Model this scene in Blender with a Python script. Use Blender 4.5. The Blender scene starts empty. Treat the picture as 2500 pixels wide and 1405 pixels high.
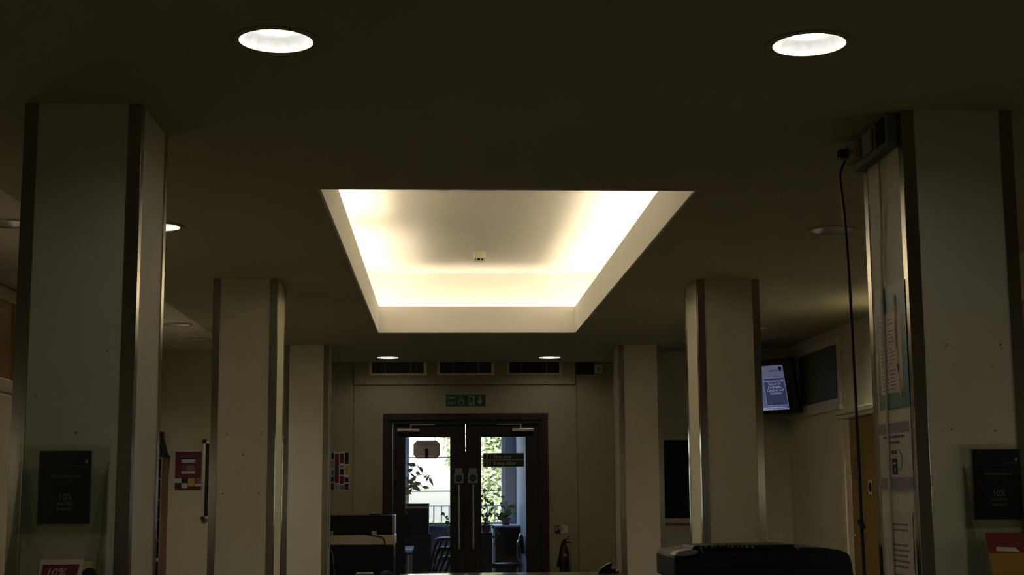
import bpy, bmesh, math, random
from mathutils import Vector, Matrix
S = bpy.context.scene
COL = S.collection
PI = math.pi
rnd = random.Random(7)

# ------------------------------------------------------------------ camera
def make_camera():
    p, yaw, roll = 0.14276, 0.04963, -0.0062
    f = Vector((math.sin(yaw)*math.cos(p), math.cos(yaw)*math.cos(p), math.sin(p)))
    r = f.cross(Vector((0, 0, 1))).normalized()
    u = r.cross(f)
    c, s = math.cos(roll), math.sin(roll)
    r2, u2 = r*c + u*s, u*c - r*s
    cam = bpy.data.cameras.new('camera')
    cam.sensor_width = 36
    cam.lens = 3451.53/2500*36
    cam.clip_start = 0.05
    o = bpy.data.objects.new('camera', cam)
    m = Matrix((r2, u2, -f)).transposed().to_4x4()
    m.translation = Vector((0, 0, 1.24))
    o.matrix_world = m
    COL.objects.link(o)
    S.camera = o
make_camera()

# ------------------------------------------------------------------ world, sun, exposure
S.view_settings.view_transform = 'Standard'
S.view_settings.look = 'None'
S.view_settings.gamma = 1
S.view_settings.exposure = 0.0
S.view_settings.use_curve_mapping = False
w = bpy.data.worlds.new('world')
S.world = w
w.use_nodes = True
nt = w.node_tree
bg = nt.nodes['Background']
sky = nt.nodes.new('ShaderNodeTexSky')
sky.sky_type = 'NISHITA'
sky.sun_disc = False
sky.sun_elevation = math.radians(38)
sky.sun_rotation = math.radians(200)
sky.air_density = 1.0
sky.dust_density = 3.0
nt.links.new(sky.outputs[0], bg.inputs[0])
bg.inputs[1].default_value = 1.6
sun = bpy.data.lights.new('sun', 'SUN')
sun.energy = 3.2
sun.angle = math.radians(1)
sun.color = (1, .95, .82)
so = bpy.data.objects.new('sun', sun)
so.rotation_euler = (math.radians(50), 0, math.radians(28))
COL.objects.link(so)

def area(name, loc, rot, sx, sy, power, color):
    l = bpy.data.lights.new(name, 'AREA')
    l.shape = 'RECTANGLE'; l.size = sx; l.size_y = sy
    l.energy = power; l.color = color
    o = bpy.data.objects.new(name, l)
    o.location = loc; o.rotation_euler = rot
    COL.objects.link(o)
    return o
# added fill lights, no source modelled: behind the camera and along both aisle walls
area('rear_window_light', (0.3, -5.8, 1.5), (math.radians(90), 0, 0), 5.0, 1.5, 5.0, (1, .92, .62))
area('left_front_window_light', (-3.35, 2.6, 1.15), (0, math.radians(-48), 0), 1.2, 2.6, 6.8, (1, .92, .60))
area('right_front_window_light', (3.9, 4.7, 1.15), (0, math.radians(48), 0), 1.2, 1.1, 5.4, (1, .89, .58))
area('left_aisle_light', (-3.3, 8.6, 1.2), (0, math.radians(-90), 0), 1.6, 2.0, 3.0, (1, .80, .48))
area('right_aisle_light', (3.85, 9.0, 1.3), (0, math.radians(90), 0), 1.6, 1.8, 1.0, (1, .86, .6))

# ------------------------------------------------------------------ materials
def mat(name, color, rough=.6, metal=0, var=.06, scale=8, bump=0.0, bscale=200, emit=None, estr=0,
        spec=.5, aniso=0, stretch=(1, 1, 1)):
    m = bpy.data.materials.new(name)
    m.use_nodes = True
    t = m.node_tree
    b = t.nodes['Principled BSDF']
    c = tuple(color) + (1,)
    tc = t.nodes.new('ShaderNodeTexCoord')
    mp = t.nodes.new('ShaderNodeMapping')
    mp.inputs['Scale'].default_value = stretch
    t.links.new(tc.outputs['Object'], mp.inputs[0])
    n = t.nodes.new('ShaderNodeTexNoise')
    n.inputs['Scale'].default_value = scale
    n.inputs['Detail'].default_value = 4
    t.links.new(mp.outputs[0], n.inputs['Vector'])
    mx = t.nodes.new('ShaderNodeMix')
    mx.data_type = 'RGBA'
    mx.inputs[6].default_value = tuple(max(0, v*(1-var)) for v in color) + (1,)
    mx.inputs[7].default_value = tuple(min(1, v*(1+var)) for v in color) + (1,)
    t.links.new(n.outputs['Fac'], mx.inputs[0])
    t.links.new(mx.outputs[2], b.inputs['Base Color'])
    b.inputs['Roughness'].default_value = rough
    b.inputs['Metallic'].default_value = metal
    b.inputs['Specular IOR Level'].default_value = spec
    if aniso:
        b.inputs['Anisotropic'].default_value = aniso
    if bump:
        n2 = t.nodes.new('ShaderNodeTexNoise')
        n2.inputs['Scale'].default_value = bscale
        t.links.new(mp.outputs[0], n2.inputs['Vector'])
        bp = t.nodes.new('ShaderNodeBump')
        bp.inputs['Strength'].default_value = bump
        bp.inputs['Distance'].default_value = 0.002
        t.links.new(n2.outputs['Fac'], bp.inputs['Height'])
        t.links.new(bp.outputs[0], b.inputs['Normal'])
    if emit:
        b.inputs['Emission Color'].default_value = tuple(emit) + (1,)
        b.inputs['Emission Strength'].default_value = estr
    return m

def glass(name, tint=(1, 1, 1), gloss=.06, rough=0.0):
    m = bpy.data.materials.new(name)
    m.use_nodes = True
    t = m.node_tree
    t.nodes.clear()
    out = t.nodes.new('ShaderNodeOutputMaterial')
    mix = t.nodes.new('ShaderNodeMixShader')
    tr = t.nodes.new('ShaderNodeBsdfTransparent')
    tr.inputs[0].default_value = tuple(tint) + (1,)
    gl = t.nodes.new('ShaderNodeBsdfGlossy')
    gl.inputs['Roughness'].default_value = rough
    fr = t.nodes.new('ShaderNodeLayerWeight')
    fr.inputs['Blend'].default_value = .2
    ma = t.nodes.new('ShaderNodeMath'); ma.operation = 'MULTIPLY_ADD'
    ma.inputs[1].default_value = .35; ma.inputs[2].default_value = gloss
    t.links.new(fr.outputs['Fresnel'], ma.inputs[0])
    t.links.new(ma.outputs[0], mix.inputs[0])
    t.links.new(tr.outputs[0], mix.inputs[1])
    t.links.new(gl.outputs[0], mix.inputs[2])
    t.links.new(mix.outputs[0], out.inputs[0])
    return m

M = {}
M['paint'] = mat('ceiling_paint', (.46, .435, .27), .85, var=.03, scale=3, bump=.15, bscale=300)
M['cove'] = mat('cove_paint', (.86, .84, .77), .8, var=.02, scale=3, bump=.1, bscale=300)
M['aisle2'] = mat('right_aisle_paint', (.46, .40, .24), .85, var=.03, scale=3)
M['aisle'] = mat('aisle_ceiling_paint', (.80, .74, .62), .85, var=.03, scale=3)  # left strip: its warm lit look is put into a lighter colour
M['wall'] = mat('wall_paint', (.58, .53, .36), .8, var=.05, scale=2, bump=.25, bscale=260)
M['fwall'] = mat('buff_wall_paint', (.38, .335, .20), .8, var=.05, scale=2, bump=.25, bscale=260)  # wall paint darkened on the door wall to stand in for dimmer light
M['rwall'] = mat('right_wall_paint', (.64, .62, .46), .8, var=.05, scale=2, bump=.2, bscale=260)
M['panel'] = mat('column_laminate', (.68, .64, .49), .55, var=.06, scale=5, bump=.35, bscale=420)
M['steel'] = mat('brushed_steel', (.46, .44, .39), .20, 1, var=.12, scale=10, stretch=(30, 30, .6))
M['floor'] = mat('carpet', (.09, .08, .07), .95, var=.3, scale=60, bump=.5, bscale=500)
M['wood_dark'] = mat('dark_wood', (.017, .010, .006), .65, var=.5, scale=9, stretch=(12, 12, .7))
M['wood_dark2'] = mat('dark_wood_casing', (.024, .014, .009), .65, var=.5, scale=9, stretch=(12, 12, .7))
M['wood_yel'] = mat('golden_wood', (.27, .165, .03), .45, var=.3, scale=7, stretch=(10, 10, .6))
M['wood_shelf'] = mat('shelf_wood', (.24, .13, .06), .5, var=.4, scale=9, stretch=(8, 8, 1))
M['cream'] = mat('cream_gloss', (.70, .62, .46), .4, var=.05)
M['white'] = mat('white_plastic', (.75, .73, .68), .45, var=.04)
M['grey'] = mat('grey_plastic', (.35, .35, .34), .5, var=.05)
M['black'] = mat('black_plastic', (.009, .009, .009), .4, var=.2, spec=.3)
M['black2'] = mat('charcoal_plastic', (.018, .018, .018), .5, var=.2, spec=.3)
M['dark'] = mat('dark_void', (.006, .006, .006), .9)
M['chrome'] = mat('chrome', (.8, .8, .8), .12, 1, var=.02)
M['alu'] = mat('aluminium', (.55, .54, .50), .35, 1, var=.06)
M['green'] = mat('sign_green', (.008, .07, .035), .45, var=.1)
M['dkgreen'] = mat('sign_dark_green', (.006, .018, .010), .5, var=.1)
M['lum'] = mat('sign_pale_green', (.25, .30, .22), .6, var=.05)
M['blue'] = mat('sign_blue', (.005, .013, .06), .5, var=.1)
M['red'] = mat('print_red', (.17, .012, .018), .6, var=.1)
M['darkred'] = mat('print_dark_red', (.12, .012, .015), .6, var=.1)
M['orange'] = mat('print_orange', (.36, .17, .02), .6, var=.15)
M['orange2'] = mat('print_faint_orange', (.16, .05, .02), .6, var=.2)
M['yellow'] = mat('print_yellow', (.5, .36, .05), .6, var=.1)
M['navy'] = mat('print_navy', (.008, .010, .022), .35, var=.1)
M['teal'] = mat('print_teal', (.05, .19, .20), .4, var=.1)
M['paper'] = mat('paper', (.56, .52, .45), .6, var=.04)
M['paper2'] = mat('paper_pinkish', (.58, .50, .46), .5, var=.04)
M['ink'] = mat('ink_grey', (.16, .14, .14), .7)
M['inkl'] = mat('ink_light_grey', (.28, .27, .28), .7)
M['gold'] = mat('print_gold_text', (.52, .49, .28), .6)
M['glass'] = glass('clear_glass')
M['glassd'] = glass('tinted_glass', (.55, .6, .55), .10)
M['acryl'] = glass('acrylic', (.95, .96, .94), .005, .08)
M['screen'] = mat('tv_screen', (.02, .02, .03), .2, emit=(.06, .075, .16), estr=1.0)
M['screen_hi'] = mat('tv_screen_band', (.05, .05, .06), .2, emit=(.075, .085, .15), estr=1.0)
M['screen_lo'] = mat('tv_screen_box', (.02, .02, .03), .2, emit=(.022, .03, .065), estr=1.0)
M['screen_tx'] = mat('tv_text', (.3, .3, .3), .2, emit=(.20, .22, .36), estr=1.0)
M['lamp_on'] = mat('lamp_lit', (1, 1, 1), .5, emit=(1, .97, .90), estr=38)
M['lamp_off'] = mat('lamp_unlit', (.35, .33, .28), .3)
M['tube'] = mat('tube_glow', (1, 1, 1), .5, emit=(1, .86, .65), estr=19)
M['tube_far'] = mat('tube_glow_dim', (1, 1, 1), .5, emit=(1, .86, .66), estr=8)
M['leaf'] = mat('leaf_green', (.13, .30, .08), .45, var=.5, scale=6)
M['leaf2'] = mat('leaf_light_green', (.20, .33, .08), .5, var=.5, scale=3)
M['tree'] = mat('tree_leaf', (.24, .31, .17), .6, var=.6, scale=1.2)
M['stem'] = mat('plant_stem', (.10, .08, .04), .7)
M['terra'] = mat('pot_clay', (.22, .13, .09), .7)
M['brownbox'] = mat('brown_board', (.045, .028, .018), .7, var=.15)
M['office'] = mat('office_wall', (.46, .47, .56), .85, var=.03)
M['wframe'] = mat('window_white', (.80, .82, .85), .5, var=.02)
M['purple'] = mat('seat_purple', (.22, .13, .22), .7, var=.1)
M['grass'] = mat('lawn', (.30, .42, .22), .9, var=.3, scale=4)
M['pave'] = mat('pale_paving', (.75, .76, .74), .9, var=.06, scale=2)
M['extred'] = mat('extinguisher_red', (.045, .006, .005), .35)
M['rail'] = mat('railing_paint', (.12, .14, .18), .5)
M['cableb'] = mat('cable_black', (.01, .012, .016), .5)
M['cablen'] = mat('cable_blue', (.015, .03, .10), .5)
M['desk'] = mat('desk_gloss', (.20, .13, .08), .12, var=.2, scale=6, stretch=(1, 8, 1))
M['reflect'] = mat('lamp_reflector', (.92, .93, .95), .30, .40, var=.30, scale=26, bump=1.0, bscale=45, stretch=(1, 1, .15))

# ------------------------------------------------------------------ builders
def tag(o, label=None, cat=None, group=None, kind=None):
    if label: o['label'] = label
    if cat: o['category'] = cat
    if group: o['group'] = group
    if kind: o['kind'] = kind
    return o

def origin(o):
    v = Vector((0, 0, 0))
    while o:
        v += o.location
        o = o.parent
    return v

def thing(name, loc, label=None, cat=None, group=None, kind=None):
    o = bpy.data.objects.new(name, None)
    o.empty_display_size = .1
    o.location = loc
    COL.objects.link(o)
    return tag(o, label, cat, group, kind)

def kids(o):
    return [c for c in bpy.data.objects if c.parent == o]

def copy_tree(o, parent=None):
    c = o.copy()
    COL.objects.link(c)
    c.parent = parent
    for k in kids(o):
        copy_tree(k, c)
    return c

class MB:
    def __init__(s): s.v = []; s.f = []
    def add(s, vs, fs):
        n = len(s.v)
        s.v += [Vector(v) for v in vs]
        s.f += [tuple(i+n for i in f) for f in fs]
        return s
    def box(s, x0, x1, y0, y1, z0, z1):
        return s.add([(x0, y0, z0), (x1, y0, z0), (x1, y1, z0), (x0, y1, z0), (x0, y0, z1), (x1, y0, z1), (x1, y1, z1), (x0, y1, z1)],
                     [(0, 3, 2, 1), (4, 5, 6, 7), (0, 1, 5, 4), (1, 2, 6, 5), (2, 3, 7, 6), (3, 0, 4, 7)])
    def cyl(s, a, b, r, r2=None, n=12, cap=True):
        a, b = Vector(a), Vector(b)
        r2 = r if r2 is None else r2
        d = (b-a).normalized()
        x = d.orthogonal().normalized(); y = d.cross(x)
        vs = [a + (x*math.cos(t) + y*math.sin(t))*r for t in [2*PI*i/n for i in range(n)]]
        vs += [b + (x*math.cos(t) + y*math.sin(t))*r2 for t in [2*PI*i/n for i in range(n)]]
        fs = [(i, (i+1) % n, n+(i+1) % n, n+i) for i in range(n)]
        if cap: fs += [tuple(range(n-1, -1, -1)), tuple(range(n, 2*n))]
        return s.add(vs, fs)
    def tube(s, pts, r, n=8):
        pts = [Vector(p) for p in pts]
        # smooth with catmull-rom
        P = []
        for i in range(len(pts)-1):
            p0 = pts[max(i-1, 0)]; p1 = pts[i]; p2 = pts[i+1]; p3 = pts[min(i+2, len(pts)-1)]
            for k in range(5):
                t = k/5
                P.append(.5*((2*p1)+(p2-p0)*t+(2*p0-5*p1+4*p2-p3)*t*t+(3*p1-p0-3*p2+p3)*t**3))
        P.append(pts[-1])
        vs = []; fs = []
        ref = None
        for i, p in enumerate(P):
            d = (P[min(i+1, len(P)-1)]-P[max(i-1, 0)]).normalized()
            if ref is None: ref = d.orthogonal().normalized()
            x = (ref - d*ref.dot(d)).normalized(); ref = x
            y = d.cross(x)
            vs += [p+(x*math.cos(2*PI*j/n)+y*math.sin(2*PI*j/n))*r for j in range(n)]
        for i in range(len(P)-1):
            for j in range(n):
                fs.append((i*n+j, i*n+(j+1) % n, (i+1)*n+(j+1) % n, (i+1)*n+j))
        fs += [tuple(range(n-1, -1, -1)), tuple(range(len(vs)-n, len(vs)))]
        return s.add(vs, fs)
    def lathe(s, prof, c=(0, 0, 0), n=32, close=False):
        c = Vector(c)
        vs = []; fs = []
        for r, z in prof:
            vs += [c+Vector((r*math.cos(2*PI*j/n), r*math.sin(2*PI*j/n), z)) for j in range(n)]
        for i in range(len(prof)-1):
            for j in range(n):
                fs.append((i*n+j, i*n+(j+1) % n, (i+1)*n+(j+1) % n, (i+1)*n+j))
        if close:
            fs += [tuple(range(n-1, -1, -1)), tuple(range(len(vs)-n, len(vs)))]
        return s.add(vs, fs)
    def prism(s, poly, N, off, th):
        """poly: list of 3d points in a plane; N normal; slab from off to off+th along N"""
        N = Vector(N); k = len(poly)
        vs = [Vector(p)+N*off for p in poly]+[Vector(p)+N*(off+th) for p in poly]
        fs = [tuple(range(k-1, -1, -1)), tuple(range(k, 2*k))]+[(i, (i+1) % k, k+(i+1) % k, k+i) for i in range(k)]
        return s.add(vs, fs)
    def leaf(s, p, d, l, wd, up):
        d = d.normalized(); x = d.cross(up)
        x = x.normalized() if x.length > 1e-4 else d.orthogonal().normalized()
        nrm = x.cross(d)
        a = p; b = p+d*l*.35+x*wd*.5+nrm*wd*.12; c = p+d*l*.35-x*wd*.5+nrm*wd*.12
        m = p+d*l*.4; e = p+d*l-nrm*wd*.15
        b2 = p+d*l*.72+x*wd*.32; c2 = p+d*l*.72-x*wd*.32
        return s.add([a, b, b2, e, c2, c, m], [(0, 1, 6), (1, 2, 6), (2, 3, 6), (3, 4, 6), (4, 5, 6), (5, 0, 6)])
    def build(s, name, m, parent=None, bevel=0, smooth=False, segs=2):
        me = bpy.data.meshes.new(name)
        off = origin(parent)
        me.from_pydata([tuple(v-off) for v in s.v], [], s.f)
        me.materials.append(m)
        bmm = bmesh.new(); bmm.from_mesh(me)
        bmesh.ops.recalc_face_normals(bmm, faces=bmm.faces)
        bmm.to_mesh(me); bmm.free()
        if smooth:
            for p in me.polygons: p.use_smooth = True
        o = bpy.data.objects.new(name, me)
        COL.objects.link(o)
        o.parent = parent
        if bevel:
            b = o.modifiers.new('bevel', 'BEVEL'); b.width = bevel; b.segments = segs; b.limit_method = 'ANGLE'
            b.angle_limit = math.radians(40)
        return o

def single(o, label, cat, group=None):
    """a thing that is one mesh: move its origin to its own base centre"""
    vs = [v.co for v in o.data.vertices]
    c = Vector(((min(v.x for v in vs)+max(v.x for v in vs))/2, (min(v.y for v in vs)+max(v.y for v in vs))/2, min(v.z for v in vs)))
    for v in o.data.vertices: v.co -= c
    o.location = c
    return tag(o, label, cat, group)

def st(name, mb, m, parent=None, bevel=0, **k):
    o = mb.build(name, m, parent, bevel, **k)
    if not parent: o['kind'] = 'structure'
    return o

class Plane:
    """a flat sheet: origin bottom-left, U to the right, V up, N towards the viewer"""
    def __init__(s, O, U, V):
        s.O = Vector(O); s.U = Vector(U).normalized(); s.V = Vector(V).normalized(); s.N = s.U.cross(s.V)
    def p(s, u, v, n=0): return s.O+s.U*u+s.V*v+s.N*n
    def rect(s, mb, u0, v0, u1, v1, n, th=.0005):
        mb.prism([s.p(u0, v0), s.p(u1, v0), s.p(u1, v1), s.p(u0, v1)], s.N, n, th)
    def poly(s, mb, pts, n, th=.0005):
        mb.prism([s.p(*q) for q in pts], s.N, n, th)
    def text(s, name, txt, u, v, size, m, parent, n=.002, align='LEFT', sx=1.0, bold=0, shear=0):
        c = bpy.data.curves.new(name, 'FONT')
        c.body = txt; c.size = size; c.align_x = align; c.extrude = .0003; c.offset = bold; c.shear = shear
        c.space_line = .85
        c.materials.append(m)
        o = bpy.data.objects.new(name, c)
        R = Matrix((s.U, s.V, s.N)).transposed().to_4x4()
        R.translation = s.p(u, v, n)-origin(parent)
        o.matrix_basis = R @ Matrix.Diagonal((sx, 1, 1, 1))
        COL.objects.link(o)
        o.parent = parent
        TEXTS.append(o)
        return o
TEXTS = []
def lines(P, t, m, rows, n, gap=.006, seed=1):
    '''print too small or blurred to read: rows of short word-like dashes (u0, u1, v, height)'''
    r = random.Random(seed); b = MB()
    for (u0, u1, v, h) in rows:
        u = u0
        while u < u1-.008:
            wd = min(r.uniform(.012, .04), u1-u)
            P.rect(b, u, v, u+wd, v+h, n, .0002); u += wd+gap
    return tag(b.build('printed_lines', m, t), kind='stuff')


# ------------------------------------------------------------------ room shell
ZC = 2.81
XL, XR = -3.4, 3.95          # aisle walls
XS0, XS1 = -2.3, 3.21        # where the lower hall ceiling ends on either side
YB, YW = -6.0, 17.43         # rear wall, door wall
YA = 16.0                    # aisle end walls
RX0, RX1, RY0, RY1 = -.637, 1.333, 7.306, 14.09

st('floor', MB().box(XL-.2, XR+.2, YB-.2, 20.9, -.12, 0), M['floor'])
st('wall_left', MB().box(XL-.2, XL, YB, YA, 0, 3.0), M['wall'])
st('wall_right', MB().box(XR, XR+.2, YB, YA, 0, 3.0), M['rwall'])
st('wall_rear', MB().box(XL-.2, XR+.2, YB-.2, YB, 0, 3.0), M['wood_shelf'])  # unseen wall, given dark wood to dim its reflection in the steel strips
st('wall_aisle_left', MB().box(XL-.2, -1.5, YA, YA+.15, 0, 3.0), M['wall'])
st('wall_aisle_right', MB().box(2.25, XR+.2, YA, YA+.15, 0, 3.0), M['rwall'])
st('wall_alcove_left', MB().box(-1.65, -1.5, YA+.15, YW+.1, 0, 3.2), M['wall'])
st('wall_alcove_right', MB().box(2.25, 2.4, YA+.15, YW+.1, 0, 3.2), M['wall'])
# door wall with the double-door opening
DX0, DX1, DZ = -.66, 1.235, 2.11
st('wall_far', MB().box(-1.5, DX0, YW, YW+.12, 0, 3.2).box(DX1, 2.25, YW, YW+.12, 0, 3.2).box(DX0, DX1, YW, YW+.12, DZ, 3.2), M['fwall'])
# slightly proud boxed panels on the door wall
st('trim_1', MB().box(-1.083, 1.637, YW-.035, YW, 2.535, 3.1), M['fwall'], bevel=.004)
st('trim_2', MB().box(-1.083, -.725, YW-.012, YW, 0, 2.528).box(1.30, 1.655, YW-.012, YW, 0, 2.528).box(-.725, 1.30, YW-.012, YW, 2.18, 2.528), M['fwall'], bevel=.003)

holes = []
def lamp_hole(x, y, r=.130): holes.append((x, y, r))
LAMPS = [  # x, y, lit, label
    (-.583, 4.815, True, 'brightly lit recessed downlight at the top left of the photo, nearest row'),
    (1.303, 4.800, True, 'brightly lit recessed downlight at the top right of the photo, nearest row'),
    (-1.69, 8.36, True, 'lit recessed downlight half hidden behind the nearest left column'),
    (2.381, 8.42, False, 'unlit recessed downlight beside the nearest right column with the hanging cable'),
    (-.645, 16.72, True, 'small lit recessed downlight above the leftmost wall grille'),
    (1.275, 16.74, True, 'small lit recessed downlight above the rightmost framed wall grille'),
    (3.06, 13.70, False, 'unlit downlight peeping from behind the middle right column'),
]
SIDE = [
    (-2.60, 8.44, False, 'unlit downlight at the left photo edge, left of the nearest left column'),
    (-2.552, 13.63, False, 'unlit downlight in the left aisle, nearer of the two seen between columns'),
    (-2.588, 14.97, False, 'unlit downlight in the left aisle, farther of the two seen between columns'),
]
def ceiling_sheet(name, x0, x1, y0, y1, z, circ, rects, m, th=.06):
    bm = bmesh.new()
    def loop(pts):
        vs = [bm.verts.new((x, y, z)) for x, y in pts]
        for i in range(len(vs)): bm.edges.new((vs[i], vs[(i+1) % len(vs)]))
    loop([(x0, y0), (x1, y0), (x1, y1), (x0, y1)])
    for (cx, cy, r) in circ:
        loop([(cx+r*math.cos(2*PI*i/32), cy+r*math.sin(2*PI*i/32)) for i in range(32)])
    for (a, b, c, d) in rects:
        loop([(a, c), (b, c), (b, d), (a, d)])
    bmesh.ops.triangle_fill(bm, use_beauty=True, use_dissolve=False, edges=bm.edges[:])
    ret = bmesh.ops.extrude_face_region(bm, geom=bm.faces[:])
    bmesh.ops.translate(bm, verts=[g for g in ret['geom'] if isinstance(g, bmesh.types.BMVert)], vec=(0, 0, th))
    bmesh.ops.recalc_face_normals(bm, faces=bm.faces)
    me = bpy.data.meshes.new(name); bm.to_mesh(me); bm.free()
    me.materials.append(m)
    o = bpy.data.objects.new(name, me); COL.objects.link(o)
    return tag(o, kind='structure')
HR = .131
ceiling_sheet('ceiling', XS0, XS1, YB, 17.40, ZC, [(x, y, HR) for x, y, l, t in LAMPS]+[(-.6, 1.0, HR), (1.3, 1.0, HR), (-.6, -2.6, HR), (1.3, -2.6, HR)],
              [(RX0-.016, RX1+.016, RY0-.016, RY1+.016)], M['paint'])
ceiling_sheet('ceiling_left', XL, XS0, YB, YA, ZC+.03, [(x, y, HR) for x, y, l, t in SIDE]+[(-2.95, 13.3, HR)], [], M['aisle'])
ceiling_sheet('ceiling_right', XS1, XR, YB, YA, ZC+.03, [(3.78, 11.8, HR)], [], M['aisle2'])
st('ceiling_slab', MB().box(XL-.2, XR+.2, YB-.2, RY0-.45, 3.7, 3.8).box(XL-.2, XR+.2, RY0-.45, 21, 3.7, 3.8)
   .box(XL-.2, XL-.1, YB-.2, 21, 2.9, 3.8).box(XR+.1, XR+.2, YB-.2, 21, 2.9, 3.8).box(XL-.2, XR+.2, YB-.2, YB-.1, 2.9, 3.8)
   .box(-1.65, 2.4, YW+.02, YW+.12, 3.1, 3.8).box(XL-.2, XR+.2, YA+.02, YA+.12, 3.0, 3.8).box(XL-.2, XR+.2, YW+.13, YW+.2, 3.0, 3.8), M['paint'])

# lit ceiling recess: upstand lip, ledge, hidden tubes, upper box
cv = MB()
T = .016
ZU = 3.074
cv.box(RX0-T, RX0, RY0-T, RY1+T, ZC, ZU).box(RX1, RX1+T, RY0-T, RY1+T, ZC, ZU).box(RX0, RX1, RY1, RY1+T, ZC, ZU).box(RX0, RX1, RY0-T, RY0, ZC, ZU)
st('ceiling_upstand', cv, M['cove'], bevel=.002)
OFF = .28
bx = MB()
a0, a1, b0, b1 = RX0-OFF, RX1+OFF, RY0-OFF, RY1+OFF
ZT = 3.455
bx.box(a0, RX0-T, b0, b1, ZC+.061, ZC+.075).box(RX1+T, a1, b0, b1, ZC+.061, ZC+.075).box(RX0-T, RX1+T, RY1+T, b1, ZC+.061, ZC+.075).box(RX0-T, RX1+T, b0, RY0-T, ZC+.061, ZC+.075)
bx.box(a0-.04, a0, b0-.04, b1+.04, ZC+.05, ZT).box(a1, a1+.04, b0-.04, b1+.04, ZC+.05, ZT).box(a0, a1, b1, b1+.04, ZC+.05, ZT).box(a0, a1, b0-.04, b0, ZC+.05, ZT)
bx.box(a0-.04, a1+.04, b0-.04, b1+.04, ZT, ZT+.03)
st('ceiling_recess', bx, M['cove'])
def tube(x0, y0, x1, y1, z, label, m='tube'):
    t = thing('fluorescent_tube', ((x0+x1)/2, (y0+y1)/2, z), label, 'lamp', 'tubes hidden in the ceiling recess')
    a, b = Vector((x0, y0, z)), Vector((x1, y1, z)); d = (b-a).normalized()
    MB().cyl(a, b, .026, n=14).build('glass_tube', M[m], t, smooth=False)
    MB().cyl(a-d*.03, a, .027).build('end_cap', M['white'], t)
    MB().cyl(b, b+d*.03, .027).build('end_cap', M['white'], t)
    n = Vector((-d.y, d.x, 0))
    MB().box(min(a.x, b.x)-.012, max(a.x, b.x)+.012, min(a.y, b.y)-.012, max(a.y, b.y)+.012, ZC+.076, max(ZC+.0765, z-.028)).build('batten', M['white'], t)
for (y0, y1, dx_, z_) in ((7.5, 9.1, .13, 2.915), (9.2, 11.35, .13, 2.915), (11.8, 14.1, .17, 2.955)):
    tube(RX0-dx_, y0, RX0-dx_, y1, z_, 'glowing tube hidden along the left edge of the ceiling recess, %s' % {7.5: 'near end', 9.2: 'middle', 11.8: 'far end'}[y0])
for (y0, y1) in ((7.5, 9.6), (9.7, 11.8), (11.9, 14.1)):
    tube(RX1+.13, y0, RX1+.13, y1, 2.945, 'glowing tube hidden along the right edge of the ceiling recess, %s' % {7.5: 'near end', 9.7: 'middle', 11.9: 'far end'}[y0])
tube(RX0, RY1+.145, RX1, RY1+.145, 2.96, 'glowing tube hidden along the far edge of the ceiling recess', 'tube_far')

# heat detector on the upper ceiling
hd = thing('smoke_detector', (.345, 13.05, ZT), 'small white cylindrical detector on the glowing recess ceiling', 'detector')
MB().lathe([(.0, 0), (.062, 0), (.062, -.012), (.054, -.014), (.054, -.062), (.05, -.066), (0, -.066)], (.345, 13.05, ZT-.0005), 24).build('housing', M['cream'], hd, smooth=False)
for k in range(8):
    t = 2*PI*k/8+.2
    c = Vector((.345+.047*math.cos(t), 13.05+.047*math.sin(t), 0))
    MB().cyl(c+Vector((0, 0, ZT-.066)), c+Vector((0, 0, ZT-.088)), .005, n=6).build('rib', M['cream'], hd)
MB().lathe([(0, -.066), (.034, -.066), (.03, -.084), (0, -.084)], (.345, 13.05, ZT), 16).build('sensor', M['dark'], hd)
MB().lathe([(.0, -.088), (.052, -.088), (.05, -.094), (0, -.094)], (.345, 13.05, ZT), 24).build('cover', M['cream'], hd)

# ------------------------------------------------------------------ downlights
def downlight(x, y, z, lit, label, group, power=13, cone=88):
    t = thing('downlight', (x, y, z), label, 'light', group)
    c = (x, y, z)
    MB().lathe([(.129, -.001), (.150, -.001), (.151, -.004), (.149, -.006), (.129, -.006), (.129, -.001)], c, 48).build('trim_ring', M['paint'], t, smooth=False)
    MB().lathe([(.1295, -.003), (.127, .003), (.112, .020), (.090, .032), (.066, .040), (.064, .0405)], c, 48).build('reflector', M['reflect'], t, smooth=True)
    MB().lathe([(.064, .0405), (.055, .034), (.04, .030), (.02, .028), (0, .0275)], c, 32).build('lamp_disc', M['lamp_on'] if lit else M['lamp_off'], t, smooth=True)
    MB().lathe([(.136, .0605), (.136, .12), (0, .12)], c, 24).build('can', M['dark'], t)
    if lit:
        l = bpy.data.lights.new('lamp_light', 'SPOT')
        l.energy = power; l.spot_size = math.radians(cone); l.spot_blend = .8; l.shadow_soft_size = .05
        l.color = (1, .93, .80)
        o = bpy.data.objects.new('lamp_light', l)
        o.location = (0, 0, .020); o.parent = t
        COL.objects.link(o)
    return t
for x, y, lit, lab in LAMPS:
    downlight(x, y, ZC, lit, lab, 'recessed downlights in the hall ceiling', (8 if x < 0 else 4) if y > 12 else (26 if x < -1 else 13), 115 if x < -1 else 88)
for x, y, lit, lab in SIDE:
    downlight(x, y, ZC+.03, lit, lab, 'recessed downlights in the hall ceiling')
for x, y, q in ((-.6, 1.0, 'left one just outside the top of the frame'), (1.3, 1.0, 'right one just outside the top of the frame'), (-.6, -2.6, 'left one far behind the camera'), (1.3, -2.6, 'right one far behind the camera')):  # unseen lamps added out of frame to light the column fronts and floor
    downlight(x, y, ZC, True, 'lit recessed downlight in the hall ceiling, '+q, 'downlights behind the camera')
downlight(3.78, 11.8, ZC+.03, True, 'lit recessed downlight in the right aisle, hidden by the nearest right column', 'recessed downlights in the hall ceiling', 80, 155)
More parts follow.
